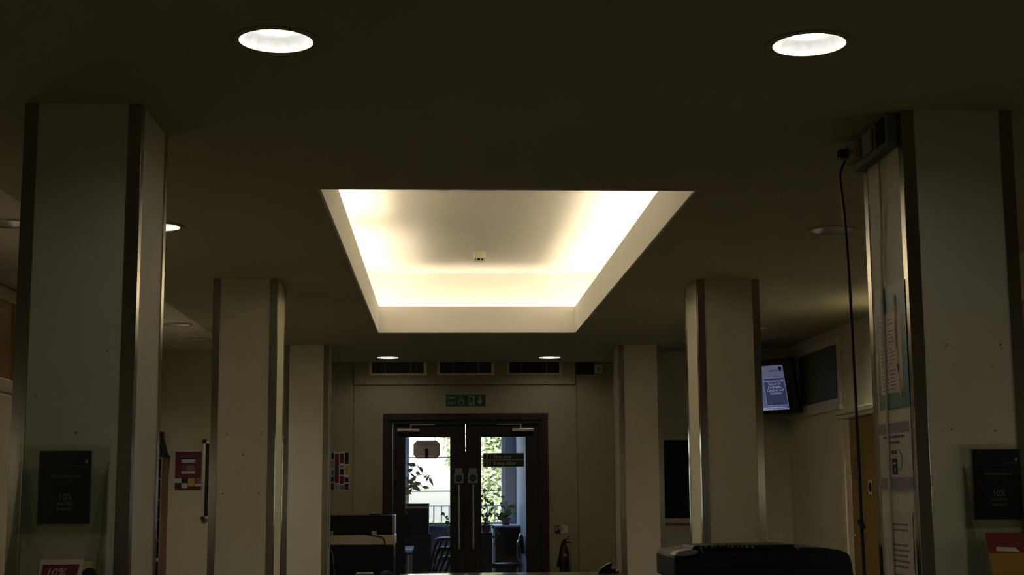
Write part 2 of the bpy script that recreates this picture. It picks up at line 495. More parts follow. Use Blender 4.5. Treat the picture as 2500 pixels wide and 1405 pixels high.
downlight(-2.95, 13.3, ZC+.03, True, 'lit recessed downlight in the left aisle, hidden by the nearest left column', 'recessed downlights in the hall ceiling', 66, 160)  # hidden lamp added to brighten the left aisle end wall

# ------------------------------------------------------------------ columns
CW, CD = .472, .552
def make_column(x, y, label):
    t = thing('column', (x, y+CD/2, 0), label, 'column', 'six square hall columns')
    x0, x1 = x-CW/2, x+CW/2; y0, y1 = y, y+CD
    MB().box(x0+.004, x1-.004, y0+.004, y1-.004, 0, ZC).build('shaft', M['panel'], t)
    L = .055; th = .004
    for sx in (0, 1):
        for sy in (0, 1):
            X = x1 if sx else x0; Yv = y1 if sy else y0
            dx = -1 if sx else 1; dy = -1 if sy else 1
            pts = [(X, Yv), (X+dx*L, Yv), (X+dx*L, Yv+dy*th), (X+dx*th, Yv+dy*th), (X+dx*th, Yv+dy*L), (X, Yv+dy*L)]
            MB().prism([(a, b, .0) for a, b in pts], (0, 0, 1), .001, ZC-.002).build('corner_strip', M['steel'], t, bevel=.0012)
    MB().box(x0-.008, x1+.008, y0-.008, y1+.008, .001, .09).build('skirting', M['wood_dark'], t)
    return t
CL, CR = -1.4575, 2.1495
YS = (5.664, 10.449, 15.243)
names = {(0, 0): 'white square column with steel corner strips, nearest on the left, framed dark poster on it',
         (0, 1): 'white square column with steel corner strips, middle one on the left',
         (0, 2): 'white square column with steel corner strips, farthest on the left beside the copier',
         (1, 0): 'white square column nearest on the right, with notices and a hanging cable',
         (1, 1): 'white square column, middle one on the right behind the black copier',
         (1, 2): 'white square column, farthest on the right near the fire extinguisher'}
proto = make_column(CL, YS[0], names[(0, 0)])
for s in (0, 1):
    for k in range(3):
        if (s, k) == (0, 0): continue
        c = copy_tree(proto)
        c.location = (CR if s else CL, YS[k]+CD/2, 0)
        c['label'] = names[(s, k)]

def marks(col, yfront, pts):
    for (x, z, r) in pts:
        MB().cyl((x, yfront-.0006, z), (x, yfront+.003, z), r, n=8).build('screw_hole', M['wood_shelf'], col)
cols_ = [o for o in bpy.data.objects if o.name.startswith('column')]
near_right = next(o for o in cols_ if 'nearest on the right' in o['label'])
near_left = next(o for o in cols_ if 'nearest on the left' in o['label'])
mid_left = next(o for o in cols_ if 'middle one on the left' in o['label'])
marks(near_right, YS[0]+.004, [(2.06, 1.82, .005), (2.285, 1.82, .005), (2.29, 1.805, .003), (2.085, 1.74, .003), (2.245, 1.73, .003), (2.065, 1.475, .004), (2.245, 1.47, .004)])
marks(near_left, YS[0]+.004, [(-1.33, 1.80, .004), (-1.44, 1.475, .005), (-1.60, 1.62, .003)])
marks(mid_left, YS[1]+.004, [(-1.57, 1.66, .006), (-1.32, 1.665, .006), (-1.32, 1.565, .005), (-1.45, 1.51, .007), (-1.59, 1.23, .007), (-1.33, 1.23, .006)])

# ------------------------------------------------------------------ double door
FX0, FX1, FZ = -.722, 1.294, 2.172
door = thing('door_1', (.286, YW, 0), kind='structure')
def frame_mb(x0, x1, z1, wd, y0, y1, z0=0):
    return MB().box(x0, x0+wd, y0, y1, z0, z1-wd).box(x1-wd, x1, y0, y1, z0, z1-wd).box(x0, x1, y0, y1, z1-wd, z1)
frame_mb(FX0, FX1, FZ, .075, YW-.045, YW-.001).build('architrave', M['wood_dark2'], door, bevel=.008)
frame_mb(FX0+.055, FX1-.055, FZ-.055, .06, YW-.03, YW+.12).build('door_frame', M['wood_dark'], door, bevel=.003)
def leaf(x0, x1, gx0, gx1, hx, side):
    l = MB()
    z1 = 2.055
    ya, yb = YW+.005, YW+.05
    gz1, gz0 = 1.905, .22
    l.box(x0, gx0, ya, yb, .01, z1).box(gx1, x1, ya, yb, .01, z1).box(gx0, gx1, ya, yb, gz1, z1).box(gx0, gx1, ya, yb, .01, gz0)
    lf = l.build('door_leaf', M['wood_dark'], door, bevel=.003)
    MB().box(gx0-.004, gx1+.004, ya+.018, ya+.024, gz0-.004, gz1+.004).build('glass_pane', M['glass'], lf)
    b = MB(); q = .012
    b.box(gx0, gx0+q, ya-.004, ya+.016, gz0, gz1).box(gx1-q, gx1, ya-.004, ya+.016, gz0, gz1).box(gx0+q, gx1-q, ya-.004, ya+.016, gz1-q, gz1).box(gx0+q, gx1-q, ya-.004, ya+.016, gz0, gz0+q)
    b.build('glazing_bead', M['wood_dark'], lf)
    h = MB().tube([(hx, ya, .56), (hx, ya-.05, .56), (hx, ya-.055, .60), (hx, ya-.055, 1.25), (hx, ya-.05, 1.29), (hx, ya, 1.29)], .011)
    h.build('pull_handle', M['alu'], lf, smooth=True)
    # closer
    cx0, cx1 = (-.551, -.281) if side < 0 else (.855, 1.127)
    MB().box(cx0, cx1, ya-.05, ya, 1.958, 1.996).build('closer', M['alu'], lf, bevel=.006)
    ax = (cx0+cx1)/2 - side*.02 
    MB().cyl((ax+side*-.01, ya-.025, 1.996), (ax+side*-.01, ya-.025, 2.045), .012).box(min(ax, ax-side*.30), max(ax, ax-side*.30), ya-.03, ya-.018, 2.045, 2.055).build('closer_arm', M['alu'], lf)
    return lf
leaf(-.602, .281, -.463, .106, .200, -1)
leaf(.287, 1.173, .461, 1.033, .373, 1)
MB().box(.268, .300, YW-.006, YW+.004, .01, 1.72).build('meeting_strip', M['wood_dark'], door)

yF = YW-.0155
def wallplane(x0, x1, z0, z1, y): return Plane((x0, y, z0), (1, 0, 0), (0, 0, 1)), x1-x0, z1-z0
# "push" plates and round blue signs on the meeting stiles
yd = YW+.0045
for i, (x0, x1, sx) in enumerate(((.143, .257, 'left'), (.313, .431, 'right'))):
    t = thing('fire_door_sign', ((x0+x1)/2, yd, 1.33), 'round blue notice on a pale square stuck on the %s door leaf' % sx, 'sign', 'blue round door signs')
    P, W, Hh = wallplane(x0, x1, 1.332, 1.452, yd)
    b = MB(); P.rect(b, 0, 0, W, Hh, .0002, .0008); b.build('backing', M['lum'], t)
    b = MB(); P.poly(b, [(W/2+.043*math.cos(a), Hh/2+.043*math.sin(a)) for a in [2*PI*k/24 for k in range(24)]], .0012, .0004); b.build('disc', M['blue'], t)
    P.text('lettering', 'Fire door\nkeep shut', W/2, Hh/2+.004, .013, M['inkl'], t, .0018, 'CENTER')
    t = thing('push_plate', ((x0+x1)/2, yd, 1.458), 'small pale plate reading PUSH on the %s door leaf' % sx, 'sign', 'push plates')
    P, W, Hh = wallplane(x0+.008, x1-.012, 1.458, 1.512, yd)
    b = MB(); P.rect(b, 0, 0, W, Hh, .0002, .0008); b.build('plate', M['inkl'], t)
    P.text('lettering', 'PUSH', W/2, .017, .03, M['ink'], t, .0014, 'CENTER')
# room sign on left glass
ys = YW+.0225
P, W, Hh = wallplane(-.353, -.027, 1.636, 1.856, ys)
t = thing('room_sign', (-.19, ys, 1.636), 'pale clipped-corner sign with an up arrow on the left door glass', 'sign')
k = .045
b = MB(); P.poly(b, [(k, 0), (W-k, 0), (W, k), (W, Hh-k), (W-k, Hh), (k, Hh), (0, Hh-k), (0, k)], .0002, .002); b.build('border', M['wood_dark'], t)
k2 = .04; e = .007
b = MB(); P.poly(b, [(k2+e, e), (W-k2-e, e), (W-e, k2+e), (W-e, Hh-k2-e), (W-k2-e, Hh-e), (k2+e, Hh-e), (e, Hh-k2-e), (e, k2+e)], .0023, .0006); b.build('face', M['paper2'], t)
b = MB(); P.poly(b, [(W/2-.02, e), (W/2+.02, e), (W/2+.02, .10), (W/2+.032, .10), (W/2, .125), (W/2-.032, .10), (W/2-.02, .10)], .0031, .0004); b.build('arrow', M['black'], t)
P.text('lettering', 'G.35 & G.36', W/2, Hh-.062, .047, M['ink'], t, .0035, 'CENTER')
# "Fire exit Keep clear"
P, W, Hh = wallplane(.500, 1.002, 1.527, 1.697, ys)
t = thing('fire_exit_sign', (.75, ys, 1.527), 'dark two-row sign reading Fire exit, Keep clear on the right door glass', 'sign')
b = MB(); P.rect(b, 0, 0, W, Hh, .0002, .002); b.build('panel', M['dkgreen'], t)
b = MB()
for (u0, v0, u1, v1) in ((0, 0, W, .004), (0, Hh-.004, W, Hh), (0, Hh/2-.002, W, Hh/2+.002), (0, 0, .004, Hh), (W-.004, 0, W, Hh), (.088, 0, .092, Hh)):
    P.rect(b, u0, v0, u1, v1, .0023, .0004)
b.build('border', M['gold'], t)
P.text('lettering', 'Fire exit', .125, Hh/2+.022, .062, M['gold'], t, .003, 'LEFT', 1.05)
P.text('lettering', 'Keep clear', .125, .025, .062, M['gold'], t, .003, 'LEFT', 1.05)
b = MB()
P.poly(b, [(.03+.011*math.cos(a)+.018, .062+Hh/2+.009*math.sin(a)) for a in [2*PI*i/10 for i in range(10)]], .0023, .0004)
P.poly(b, [(.040, .05+Hh/2), (.056, .05+Hh/2), (.05, .03+Hh/2), (.064, .012+Hh/2), (.056, .01+Hh/2), (.044, .028+Hh/2), (.026, .012+Hh/2), (.022, .018+Hh/2), (.04, .034+Hh/2)], .0023, .0004)
P.rect(b, .042, .024, .05, .066, .0023, .0004); P.rect(b, .042, .012, .05, .019, .0023, .0004)
n = 20
for i in range(n):
    a, c = 2*PI*i/n, 2*PI*(i+1)/n
    P.poly(b, [(.046+.034*math.cos(a), .04+.034*math.sin(a)), (.046+.034*math.cos(c), .04+.034*math.sin(c)), (.046+.030*math.cos(c), .04+.030*math.sin(c)), (.046+.030*math.cos(a), .04+.030*math.sin(a))], .0023, .0004)
tag(b.build('pictograms', M['gold'], t), kind='stuff')
# green exit sign over the door
P, W, Hh = wallplane(.045, .529, 2.270, 2.412, YW-.0125)
t = thing('exit_sign', (.287, YW-.0125, 2.27), 'green FIRE EXIT sign with wheelchair, running figure and down arrow above the double door', 'sign')
b = MB(); P.rect(b, 0, 0, W, Hh, .0002, .003); b.build('panel', M['green'], t, bevel=.001)
P.text('lettering', 'FIRE', .018, .086, .052, M['lum'], t, .0036, 'LEFT', 1.05, .0008)
P.text('lettering', 'EXIT', .018, .020, .052, M['lum'], t, .0036, 'LEFT', 1.05, .0008)
b = MB()
P.poly(b, [(.178+.009*math.cos(a), .122+.009*math.sin(a)) for a in [2*PI*i/12 for i in range(12)]], .0033, .0004)
P.poly(b, [(.172, .110), (.182, .110), (.184, .078), (.212, .078), (.222, .048), (.236, .042), (.232, .034), (.212, .040), (.202, .068), (.172, .068)], .0033, .0004)
for i in range(22):
    a, c = PI*.62+(2*PI*.80)*i/22, PI*.62+(2*PI*.80)*(i+1)/22
    q = [(.188+r*math.cos(z), .050+r*math.sin(z)) for r, z in ((.034, a), (.034, c), (.026, c), (.026, a))]
    P.poly(b, q, .0033, .0004)
b.build('wheelchair_symbol', M['lum'], t)
b = MB(); P.rect(b, .276, .010, .352, .132, .0033, .0004); b.build('doorway_symbol', M['lum'], t)
b = MB()
P.poly(b, [(.322+.008*math.cos(a), .122+.008*math.sin(a)) for a in [2*PI*i/12 for i in range(12)]], .0038, .0004)
P.poly(b, [(.300, .112), (.322, .108), (.330, .080), (.345, .070), (.341, .064), (.322, .074), (.318, .060), (.334, .040), (.334, .014), (.324, .014), (.323, .036), (.308, .052), (.296, .030), (.280, .026), (.278, .034), (.290, .040), (.304, .082), (.292, .076), (.286, .090)], .0038, .0004)
b.build('running_figure', M['green'], t)
b = MB(); P.poly(b, [(.404, .126), (.424, .126), (.424, .062), (.446, .078), (.446, .058), (.414, .022), (.382, .058), (.382, .078), (.404, .062)], .0033, .0004); b.build('arrow', M['lum'], t)

# wall grilles
M['gframe'] = mat('grille_cream', (.95, .78, .44), .4)
M['gframe2'] = mat('grille_cream_dull', (.80, .66, .40), .4)
gl = 'air grilles above the double door'
for i, (x0, x1, lab) in enumerate(((-.90, -.193, 'cream-framed air grille, leftmost above the double door'),
                                   (-.068, .640, 'cream-framed air grille, middle one above the double door'),
                                   (.787, 1.480, 'dull-framed air grille, rightmost of three above the double door'))):
    t = thing('air_grille', ((x0+x1)/2, YW-.035, 2.65), lab, 'grille', gl)
    y0 = YW-.0355
    z0, z1 = 2.648, 2.86
    fm = (M['gframe'], M['gframe2'], M['wall'])[i]
    wd = .038
    MB().box(x0, x0+wd, y0-.012, y0, z0, z1).box(x1-wd, x1, y0-.012, y0, z0, z1).box(x0+wd, x1-wd, y0-.012, y0, z0, z0+.03).box(x0+wd, x1-wd, y0-.012, y0, z1-.03, z1).build('frame', fm, t, bevel=.002)
    MB().box(x0+wd, x1-wd, y0-.002, y0, z0+.03, z1-.03).build('backing', M['dark'], t)
    b = MB(); n = 26
    for k in range(1, n):
        X = x0+wd+(x1-x0-2*wd)*k/n
        b.box(X-.0015, X+.0015, y0-.009, y0-.006, z0+.03, z1-.03)
    for k in range(1, 7):
        z = z0+.03+(z1-z0-.06)*k/7
        b.box(x0+wd, x1-wd, y0-.006, y0-.003, z-.0015, z+.0015)
    tag(b.build('lattice', mat('lattice_paint%d' % i, ((.50, .38, .20), (.22, .17, .10), (.08, .065, .045))[i], .6), t), kind='stuff')
    for k in (2, 6):
        X = x0+wd+(x1-x0-2*wd)*k/8
        MB().box(X-.003, X+.003, y0-.011, y0-.0092, z0+.03, z1-.03).build('bar', M['wall'], t)
y0 = YW-.0005
t = thing('vent_opening', (1.757, y0, 2.665), 'small dark vent opening at the right end of the grilles', 'vent')
MB().box(1.66, 1.868, y0-.012, y0, 2.668, 2.795).build('backing', M['dark'], t)
b = MB().box(1.650, 1.66, y0-.016, y0, 2.660, 2.803).box(1.868, 1.876, y0-.016, y0, 2.660, 2.803).box(1.66, 1.868, y0-.016, y0, 2.660, 2.668).box(1.66, 1.868, y0-.016, y0, 2.795, 2.803)
b.build('frame', M['black2'], t)
t = thing('wall_box', (1.93, y0, 2.665), 'small square fitting with a grey emblem right of the vent opening', 'fitting')
MB().box(1.880, 1.983, y0-.03, y0, 2.668, 2.775).build('housing', M['cream'], t, bevel=.006)
P = Plane((1.880, y0-.03, 2.668), (1, 0, 0), (0, 0, 1))
b = MB(); P.poly(b, [(.025, .02), (.045, .055), (.022, .075), (.052, .068), (.072, .088), (.066, .058), (.085, .04), (.060, .045)], .0003, .0006); b.build('emblem', M['ink'], t)

# ------------------------------------------------------------------ aisle end walls: posters, boards
def poster(name, label, cat, P, W, Hh, base, rects, texts=(), group=None, th=.0008):
    t = thing(name, P.p(W/2, 0, 0), label, cat, group)
    b = MB(); P.rect(b, 0, 0, W, Hh, .0004, th); b.build('sheet', base, t)
    for (u0, v0, u1, v1, m) in rects:
        b = MB(); P.rect(b, u0*W, v0*Hh, u1*W, v1*Hh, .0004+th+.0003, .0003)
        b.build('printed_block', m, t)
    for (txt, u, v, s, m, al) in texts:
        P.text('lettering', txt, u*W, v*Hh, s, m, t, .0004+th+.0008, al)
    return t
ya = YA-.0005
P, W, Hh = wallplane(-2.965, -2.675, 1.266, 1.690, ya)
ph = [(.24, .71, .75, .86, M['paper2']), (.24, .81, .75, .855, M['ink']), (.24, .50, .40, .64, M['orange2']), (.42, .50, .73, .64, M['ink']), (.24, .43, .75, .49, M['paper2']),
      (0, .19, .25, .31, M['paper2']), (.25, .19, .48, .31, M['black2']), (.50, .10, .74, .31, M['yellow']), (.76, .19, 1, .31, M['ink']),
      (0, .05, .23, .17, M['black2']), (.26, .05, .48, .18, M['paper']), (.76, .10, 1, .17, M['paper2'])]
poster('red_poster', 'dark red poster with photo squares on the left aisle end wall', 'poster', P, W, Hh, M['darkred'], ph)
# glazed notice board left (mostly behind the middle column)
t = thing('notice_board', (-2.28, ya, .90), 'silver-framed dark notice board behind the middle left column', 'board')
x0, x1, z0, z1 = -2.655, -1.95, .95, 1.81
MB().box(x0, x0+.03, ya-.05, ya, z0, z1).box(x1-.03, x1, ya-.05, ya, z0, z1).box(x0+.03, x1-.03, ya-.05, ya, z1-.03, z1).box(x0+.03, x1-.03, ya-.05, ya, z0, z0+.03).build('frame', M['alu'], t, bevel=.003)
for a in (z0-.012, z1-.028):
    MB().box(x0-.008, x0+.034, ya-.056, ya-.001, a, a+.04).build('corner_cap', M['black2'], t)
MB().box(x0+.03, x1-.03, ya-.02, ya, z0+.03, z1-.03).build('panel', M['black2'], t)
# pigeonhole unit
t = thing('pigeonhole_unit', (-3.22, YA-.18, 0), 'tall brown wooden pigeonhole unit in the left aisle corner', 'shelf')
x0, x1, y0, y1, ZP = -3.38, -3.035, YA-.36, YA-.012, 1.60
MB().box(x0, x0+.018, y0, y1, 0.001, ZP).build('side_panel', M['wood_shelf'], t)
MB().box(x1-.018, x1, y0, y1, 0.001, ZP).build('side_panel', M['wood_shelf'], t)
MB().box(x0+.018, x1-.018, y1-.01, y1, 0.001, ZP).build('back_panel', M['wood_shelf'], t)
MB().box(x0-.008, x1+.008, y0-.008, y1, ZP, ZP+.02).build('top_board', M['wood_shelf'], t)
for z in (.10, .32, .50, .72, .95, 1.16, 1.38):
    MB().box(x0+.018, x1-.018, y0, y1-.01, z, z+.014).build('shelf', M['wood_shelf'], t)
for i in (1, 2):
    X = x0+(x1-x0)*i/3
    MB().box(X-.005, X+.005, y0+.004, y1-.01, .114, ZP).build('divider', M['wood_shelf'], t)
for i, (xa, z, l) in enumerate(((-3.16, 1.394, .08), (-3.15, .734, .07), (-3.14, .514, .10), (-3.13, .334, .06))):
    o = MB().box(xa-.03, xa+l, y0+.01, y0+.2, z+.0005, z+.022).build('paper_stack', M['paper'], bevel=.003)
    single(o, ('loose paper stack on the upper shelf of the pigeonhole unit', 'small paper stack on the fourth shelf of the pigeonhole unit',
               'wide paper stack low in the pigeonhole unit', 'lowest paper stack in the pigeonhole unit')[i], 'papers', 'papers in the pigeonholes')
# wedge-shaped lectern-like stand on top
t = thing('display_stand', (-3.18, YA-.2, ZP+.021), 'dark sloping display stand on top of the pigeonhole unit', 'stand')
z = ZP+.021
MB().box(-3.36, -3.02, YA-.34, YA-.02, z, z+.03).build('base', M['wood_dark'], t, bevel=.004)
for (xa, xb) in ((-3.03, -3.10), (-3.06, -3.125)):
    MB().prism([(xa, YA-.3, z+.03), (xa-.018, YA-.3, z+.03), (xb-.012, YA-.3, z+.27), (xb, YA-.3, z+.27)], (0, 1, 0), 0, .24).build('side_rail', M['wood_dark'], t)
MB().box(-3.14, -3.085, YA-.31, YA-.04, z+.262, z+.285).build('top_rail', M['wood_dark'], t, bevel=.004)
MB().prism([(-3.34, YA-.28, z+.03), (-3.07, YA-.28, z+.03), (-3.13, YA-.28, z+.26), (-3.28, YA-.28, z+.26)], (0, 1, 0), 0, .012).build('panel', M['orange2'], t)
# right aisle board + small side table
t = thing('notice_board', (2.95, ya, .9), 'large dark notice board in a cream frame on the right aisle end wall', 'board')
x0, x1, z0, z1 = 2.46, 3.42, .88, 1.84
MB().box(x0, x0+.03, ya-.04, ya, z0, z1).box(x1-.03, x1, ya-.04, ya, z0, z1).box(x0+.03, x1-.03, ya-.04, ya, z1-.045, z1).box(x0+.03, x1-.03, ya-.04, ya, z0, z0+.04).build('frame', M['cream'], t, bevel=.004)
MB().box(x0+.03, x1-.03, ya-.015, ya, z0+.04, z1-.045).build('panel', M['dark'], t)
MB().box(x0, x1, ya-.07, ya-.041, z0-.012, z0+.012).build('tray', M['cream'], t, bevel=.002)
t = thing('side_table', (2.9, 15.6, 0), 'dark-edged side table below the right aisle board', 'table')
MB().box(2.50, 3.3, 15.3, 15.85, .47, .50).build('tabletop', M['black2'], t, bevel=.004)
for X in (2.53, 3.27):
    for yy in (15.34, 15.81):
        MB().cyl((X, yy, 0), (X, yy, .469), .018, n=8).build('leg', M['black'], t)
# framed colour grid poster on the door wall left of door
P, W, Hh = wallplane(-1.43, -1.134, 1.255, 1.722, YW-.0005)
cols = [M['navy'], M['red'], M['darkred'], M['paper2'], M['yellow'], M['teal'], M['ink'], M['black2'], M['orange'], M['inkl']]
rr = random.Random(3); rects = []
lay = {0: [(0, .12, 7), (.14, .3, 4), (.32, .5, 6), (.52, .8, 3), (.82, 1, 7)],
       1: [(0, .2, 0), (.22, .36, 7), (.38, .54, 5), (.56, .78, 9), (.80, 1, 0)],
       2: [(0, .16, 9), (.18, .96, 2), (.98, 1, 1)],
       3: [(0, .14, 6), (.16, .38, 1), (.40, .56, 0), (.58, .66, 9), (.70, .98, 1)],
       4: [(0, .18, 0), (.20, .34, 7), (.40, .66, 4), (.68, 1, 0)]}
for c, cells in lay.items():
    for (v0, v1, k) in cells: rects.append((.01+c*.2, v0*.98+.01, .185+c*.2, v1*.98+.0, cols[k]))
poster('grid_poster', 'poster of coloured squares in columns on the wall left of the double door', 'poster', P, W, Hh, M['white'], rects)

# ------------------------------------------------------------------ transom windows and doors of the aisles
def transom(name, X, sgn, y0, y1, z0, z1, pane, fw=.07, back=None):
    t = thing(name, (X, (y0+y1)/2, z0), kind='structure')
    xi, xo = (X-.03*sgn, X-.0005*sgn)
    a, b = min(xi, xo), max(xi, xo)
    MB().box(a, b, y0, y0+fw, z0, z1).box(a, b, y1-fw, y1, z0, z1).box(a, b, y0+fw, y1-fw, z1-fw, z1).box(a, b, y0+fw, y1-fw, z0, z0+fw).build('window_frame', M['cream'], t, bevel=.004)
    xi, xo = (X-.008*sgn, X-.0005*sgn); a, b = min(xi, xo), max(xi, xo)
    MB().box(a, b, y0+fw, y1-fw, z0+fw, z1-fw).build('pane', pane, t)
    return t
M['dglass'] = mat('dark_blind_glass', (.11, .115, .065), .5, spec=.3)
M['wpanel'] = mat('orange_wood_panel', (.38, .20, .05), .35, var=.3, scale=5, stretch=(6, 1, 6))
transom('window_1', XL, -1, 8.6, 11.39, 2.02, 2.82, M['wpanel'], .10)
transom('window_2', XR, 1, 13.80, 15.50, 2.06, 2.745, M['dglass'])
transom('window_3', XR, 1, 8.0, 10.3, 2.02, 2.60, M['wpanel'], .10)
st('trim_3', MB().box(XR-.05, XR-.0005, 13.78, 15.99, 2.015, 2.06), M['cream'], bevel=.004)
st('trim_4', MB().box(XL+.0005, XL+.03, 8.0, 11.45, .001, 2.0), M['cream'], bevel=.006)
st('baseboard_left', MB().box(XL+.0005, XL+.015, 11.5, YA, .001, .12), M['cream'])
st('baseboard_right', MB().box(XR-.015, XR-.0005, 13.85, YA, .001, .12), M['cream'])
st('baseboard_far', MB().box(-1.499, -1.09, YW-.016, YW-.0005, .001, .12).box(1.66, 2.249, YW-.016, YW-.0005, .001, .12), M['cream'])
# cased timber door on the right wall
d2 = thing('door_2', (XR, 13.1, 0), kind='structure')
x0, x1 = XR-.05, XR-.0005
MB().box(x0, x1, 13.66, 13.76, .001, 1.95).box(x0, x1, 12.40, 12.50, .001, 1.95).build('architrave', M['cream'], d2, bevel=.01)
MB().box(XR-.09, x1, 12.34, 13.82, 1.95, 2.0).box(XR-.07, x1, 12.37, 13.79, 1.91, 1.95).build('cornice', M['cream'], d2, bevel=.008)
MB().box(x0+.012, x1, 13.50, 13.66, .001, 1.91).build('door_frame', M['cream'], d2, bevel=.006)
dl = MB().box(XR-.035, x1, 12.50, 13.50, .01, 1.90).build('door_leaf', M['wood_yel'], d2)
MB().cyl((XR-.035, 13.43, .80), (XR-.075, 13.43, .80), .010).cyl((XR-.075, 13.43, .80), (XR-.075, 13.33, .80), .009).build('lever_handle', M['alu'], dl)
P = Plane((XR-.0355, 13.42, 1.10), (0, -1, 0), (0, 0, 1))
t = thing('door_plate', (XR-.036, 13.3, 1.3), 'small dark lettered plate on the golden wood door at right', 'sign')
b = MB(); P.rect(b, .02, .22, .20, .42, .0003, .002); b.build('plate', M['ink'], t)
lines(P, t, M['inkl'], [(.05, .17, .36, .02), (.05, .17, .32, .02), (.05, .17, .27, .02)], .0025)
t = thing('fire_door_sign', (XR-.036, 12.9, 1.2), 'blue round sign on the golden wood door at right', 'sign', 'blue round door signs')
b = MB(); P.rect(b, .46, .085, .58, .215, .0003, .001); b.build('backing', M['paper'], t)
b = MB(); P.poly(b, [(.52+.045*math.cos(a), .15+.045*math.sin(a)) for a in [2*PI*k/20 for k in range(20)]], .0015, .0005); b.build('disc', M['blue'], t)

# ------------------------------------------------------------------ television
def tv():
    c = Vector((3.39, 15.44, 2.33))
    yaw = math.radians(45); tilt = math.radians(14)
    U = Vector((math.cos(yaw), -math.sin(yaw), 0))
    N0 = Vector((-math.sin(yaw), -math.cos(yaw), 0))
    V = (Vector((0, 0, 1))*math.cos(tilt)+N0*math.sin(tilt)).normalized()
    t = thing('television', c, 'wall-mounted television showing a blue welcome screen, half behind the middle right column', 'television')
    P = Plane(c, U, V)
    W, Hh = .45, .245
    b = MB(); P.poly(b, [(-W-.12, -Hh-.045), (W+.12, -Hh-.045), (W+.12, Hh+.06), (-W-.12, Hh+.06)], -.06, .058); b.build('casing', M['black'], t, bevel=.006)
    b = MB(); P.poly(b, [(-W*.7, -Hh*.8), (W*.7, -Hh*.8), (W*.7, Hh*.8), (-W*.7, Hh*.8)], -.16, .10); b.build('rear_housing', M['black'], t, bevel=.02)
    sc = MB(); P.rect(sc, -W, -Hh, W, Hh, -.0018, .001)
    s = sc.build('screen', M['screen'], t)
    b = MB(); P.rect(b, -W, Hh*.52, W, Hh*.995, .0004, .0004); b.build('header_band', M['screen_hi'], s)
    b = MB()
    for (u0, u1) in ((-.45, -.17), (-.13, .14), (.18, .45)): P.rect(b, u0, -Hh*.80, u1, Hh*.46, .0004, .0004)
    b.build('text_box', M['screen_lo'], s)
    b = MB(); q = .004
    for (u0, u1) in ((-.45, -.17), (-.13, .14), (.18, .45)):
        v0, v1 = -Hh*.80, Hh*.46
        for r in ((u0, v0, u1, v0+q), (u0, v1-q, u1, v1), (u0, v0, u0+q, v1), (u1-q, v0, u1, v1)): P.rect(b, *r, .0010, .0003)
    P.rect(b, -W, -Hh*.99, W, -Hh*.95, .0010, .0003)
    b.build('box_outline', M['screen_tx'], s)
    P.text('lettering', 'Welcome to the\nSchool of\nLanguages,\nCultures and\nSocieties', .315, Hh*.26, .040, M['screen_tx'], s, .0012, 'CENTER')
    P.text('lettering', 'UNIVERSITY', .27, Hh*.72, .030, M['black2'], s, .0012, 'LEFT')
    lines(P, s, M['screen_tx'], [(-.43, .43, -Hh*.92, .012)], .0012)
    b = MB(); P.poly(b, [(.415, Hh*.72), (.435, Hh*.84), (.425, Hh*.93), (.40, Hh*.93), (.395, Hh*.82)], .0009, .0004); b.build('shield_logo', M['black'], s)
    b = MB(); e = c-N0*(-.0)
    b.cyl(P.p(0, 0, -.16), (XR-.03, YA-.03, 2.36), .025).box(XR-.16, XR-.001, YA-.16, YA-.001, 2.2, 2.5)
    b.build('wall_bracket', M['black'], t)
tv()

# ------------------------------------------------------------------ copier at the far left
t = thing('copier', (-.97, 16.7, 0), 'black and cream copier standing in front of the double door at left', 'copier')
x0, x1, y0, y1 = -1.44, -.535, 16.32, 16.92
MB().box(x0+.02, x1-.015, y0+.02, y1, .06, .635).build('body', M['black'], t, bevel=.01)
MB().box(x0, x1, y0, y1, .640, .752).build('paper_tray', M['cream'], t, bevel=.012)
MB().box(x0+.01, x1-.035, y0+.01, y1-.02, .755, .972).build('scanner_unit', M['black'], t, bevel=.012)
MB().box(x1-.034, x1-.004, y0+.015, y1-.03, .757, .974).build('end_cap', M['grey'], t, bevel=.012, segs=3)
MB().box(-.83, -.70, y0+.06, y0+.22, .9725, .986).build('lid_hinge', M['black2'], t, bevel=.003)
MB().box(-.80, -.742, y0-.008, y0, .745, .795).build('socket', M['cream'], t, bevel=.004)
MB().box(-1.26, -1.235, y0-.006, y0, .75, .80).build('connector', M['grey'], t)
MB().tube([(-.86, y0-.01, .76), (-.78, y0-.03, .742), (-.69, y0-.03, .725), (-.655, y0-.03, .69), (-.645, y0-.02, .62)], .007).build('power_cable', M['cableb'], t, smooth=True)
for X in (x0+.08, x1-.08):
    for yy in (y0+.08, y1-.08):
        MB().cyl((X, yy, 0.0), (X, yy, .06), .025, n=10).build('castor', M['black2'], t)
b = MB().tube([(x1-.03, y0+.04, .50), (x1+.02, y0+.0, .505), (-.40, y0-.02, .53), (-.30, y0-.03, .553)], .006)
b.build('lever', M['black2'], t)
for (X, z) in ((-.548, .50), (-.535, .51), (-.542, .46)):
    MB().cyl((X, y0+.0, z-.01), (X+.008, y0-.02, z+.012), .007, n=8).build('clip', M['chrome'], t)

# thin grey cables on the farthest left column
o = MB().tube([(-1.20, 15.42, 2.78), (-1.15, 15.42, 2.74), (-1.135, 15.42, 2.62), (-1.14, 15.42, 2.45), (-1.17, 15.42, 2.22), (-1.205, 15.42, 2.05), (-1.212, 15.42, 1.2), (-1.212, 15.42, .68), (-1.18, 15.42, .615), (-1.16, 15.42, .51), (-1.15, 15.42, .35), (-1.16, 15.42, .01)], .004).build('wall_cable', M['grey'], smooth=True)
single(o, 'thin grey cable looping down the side of the farthest left column', 'cable')

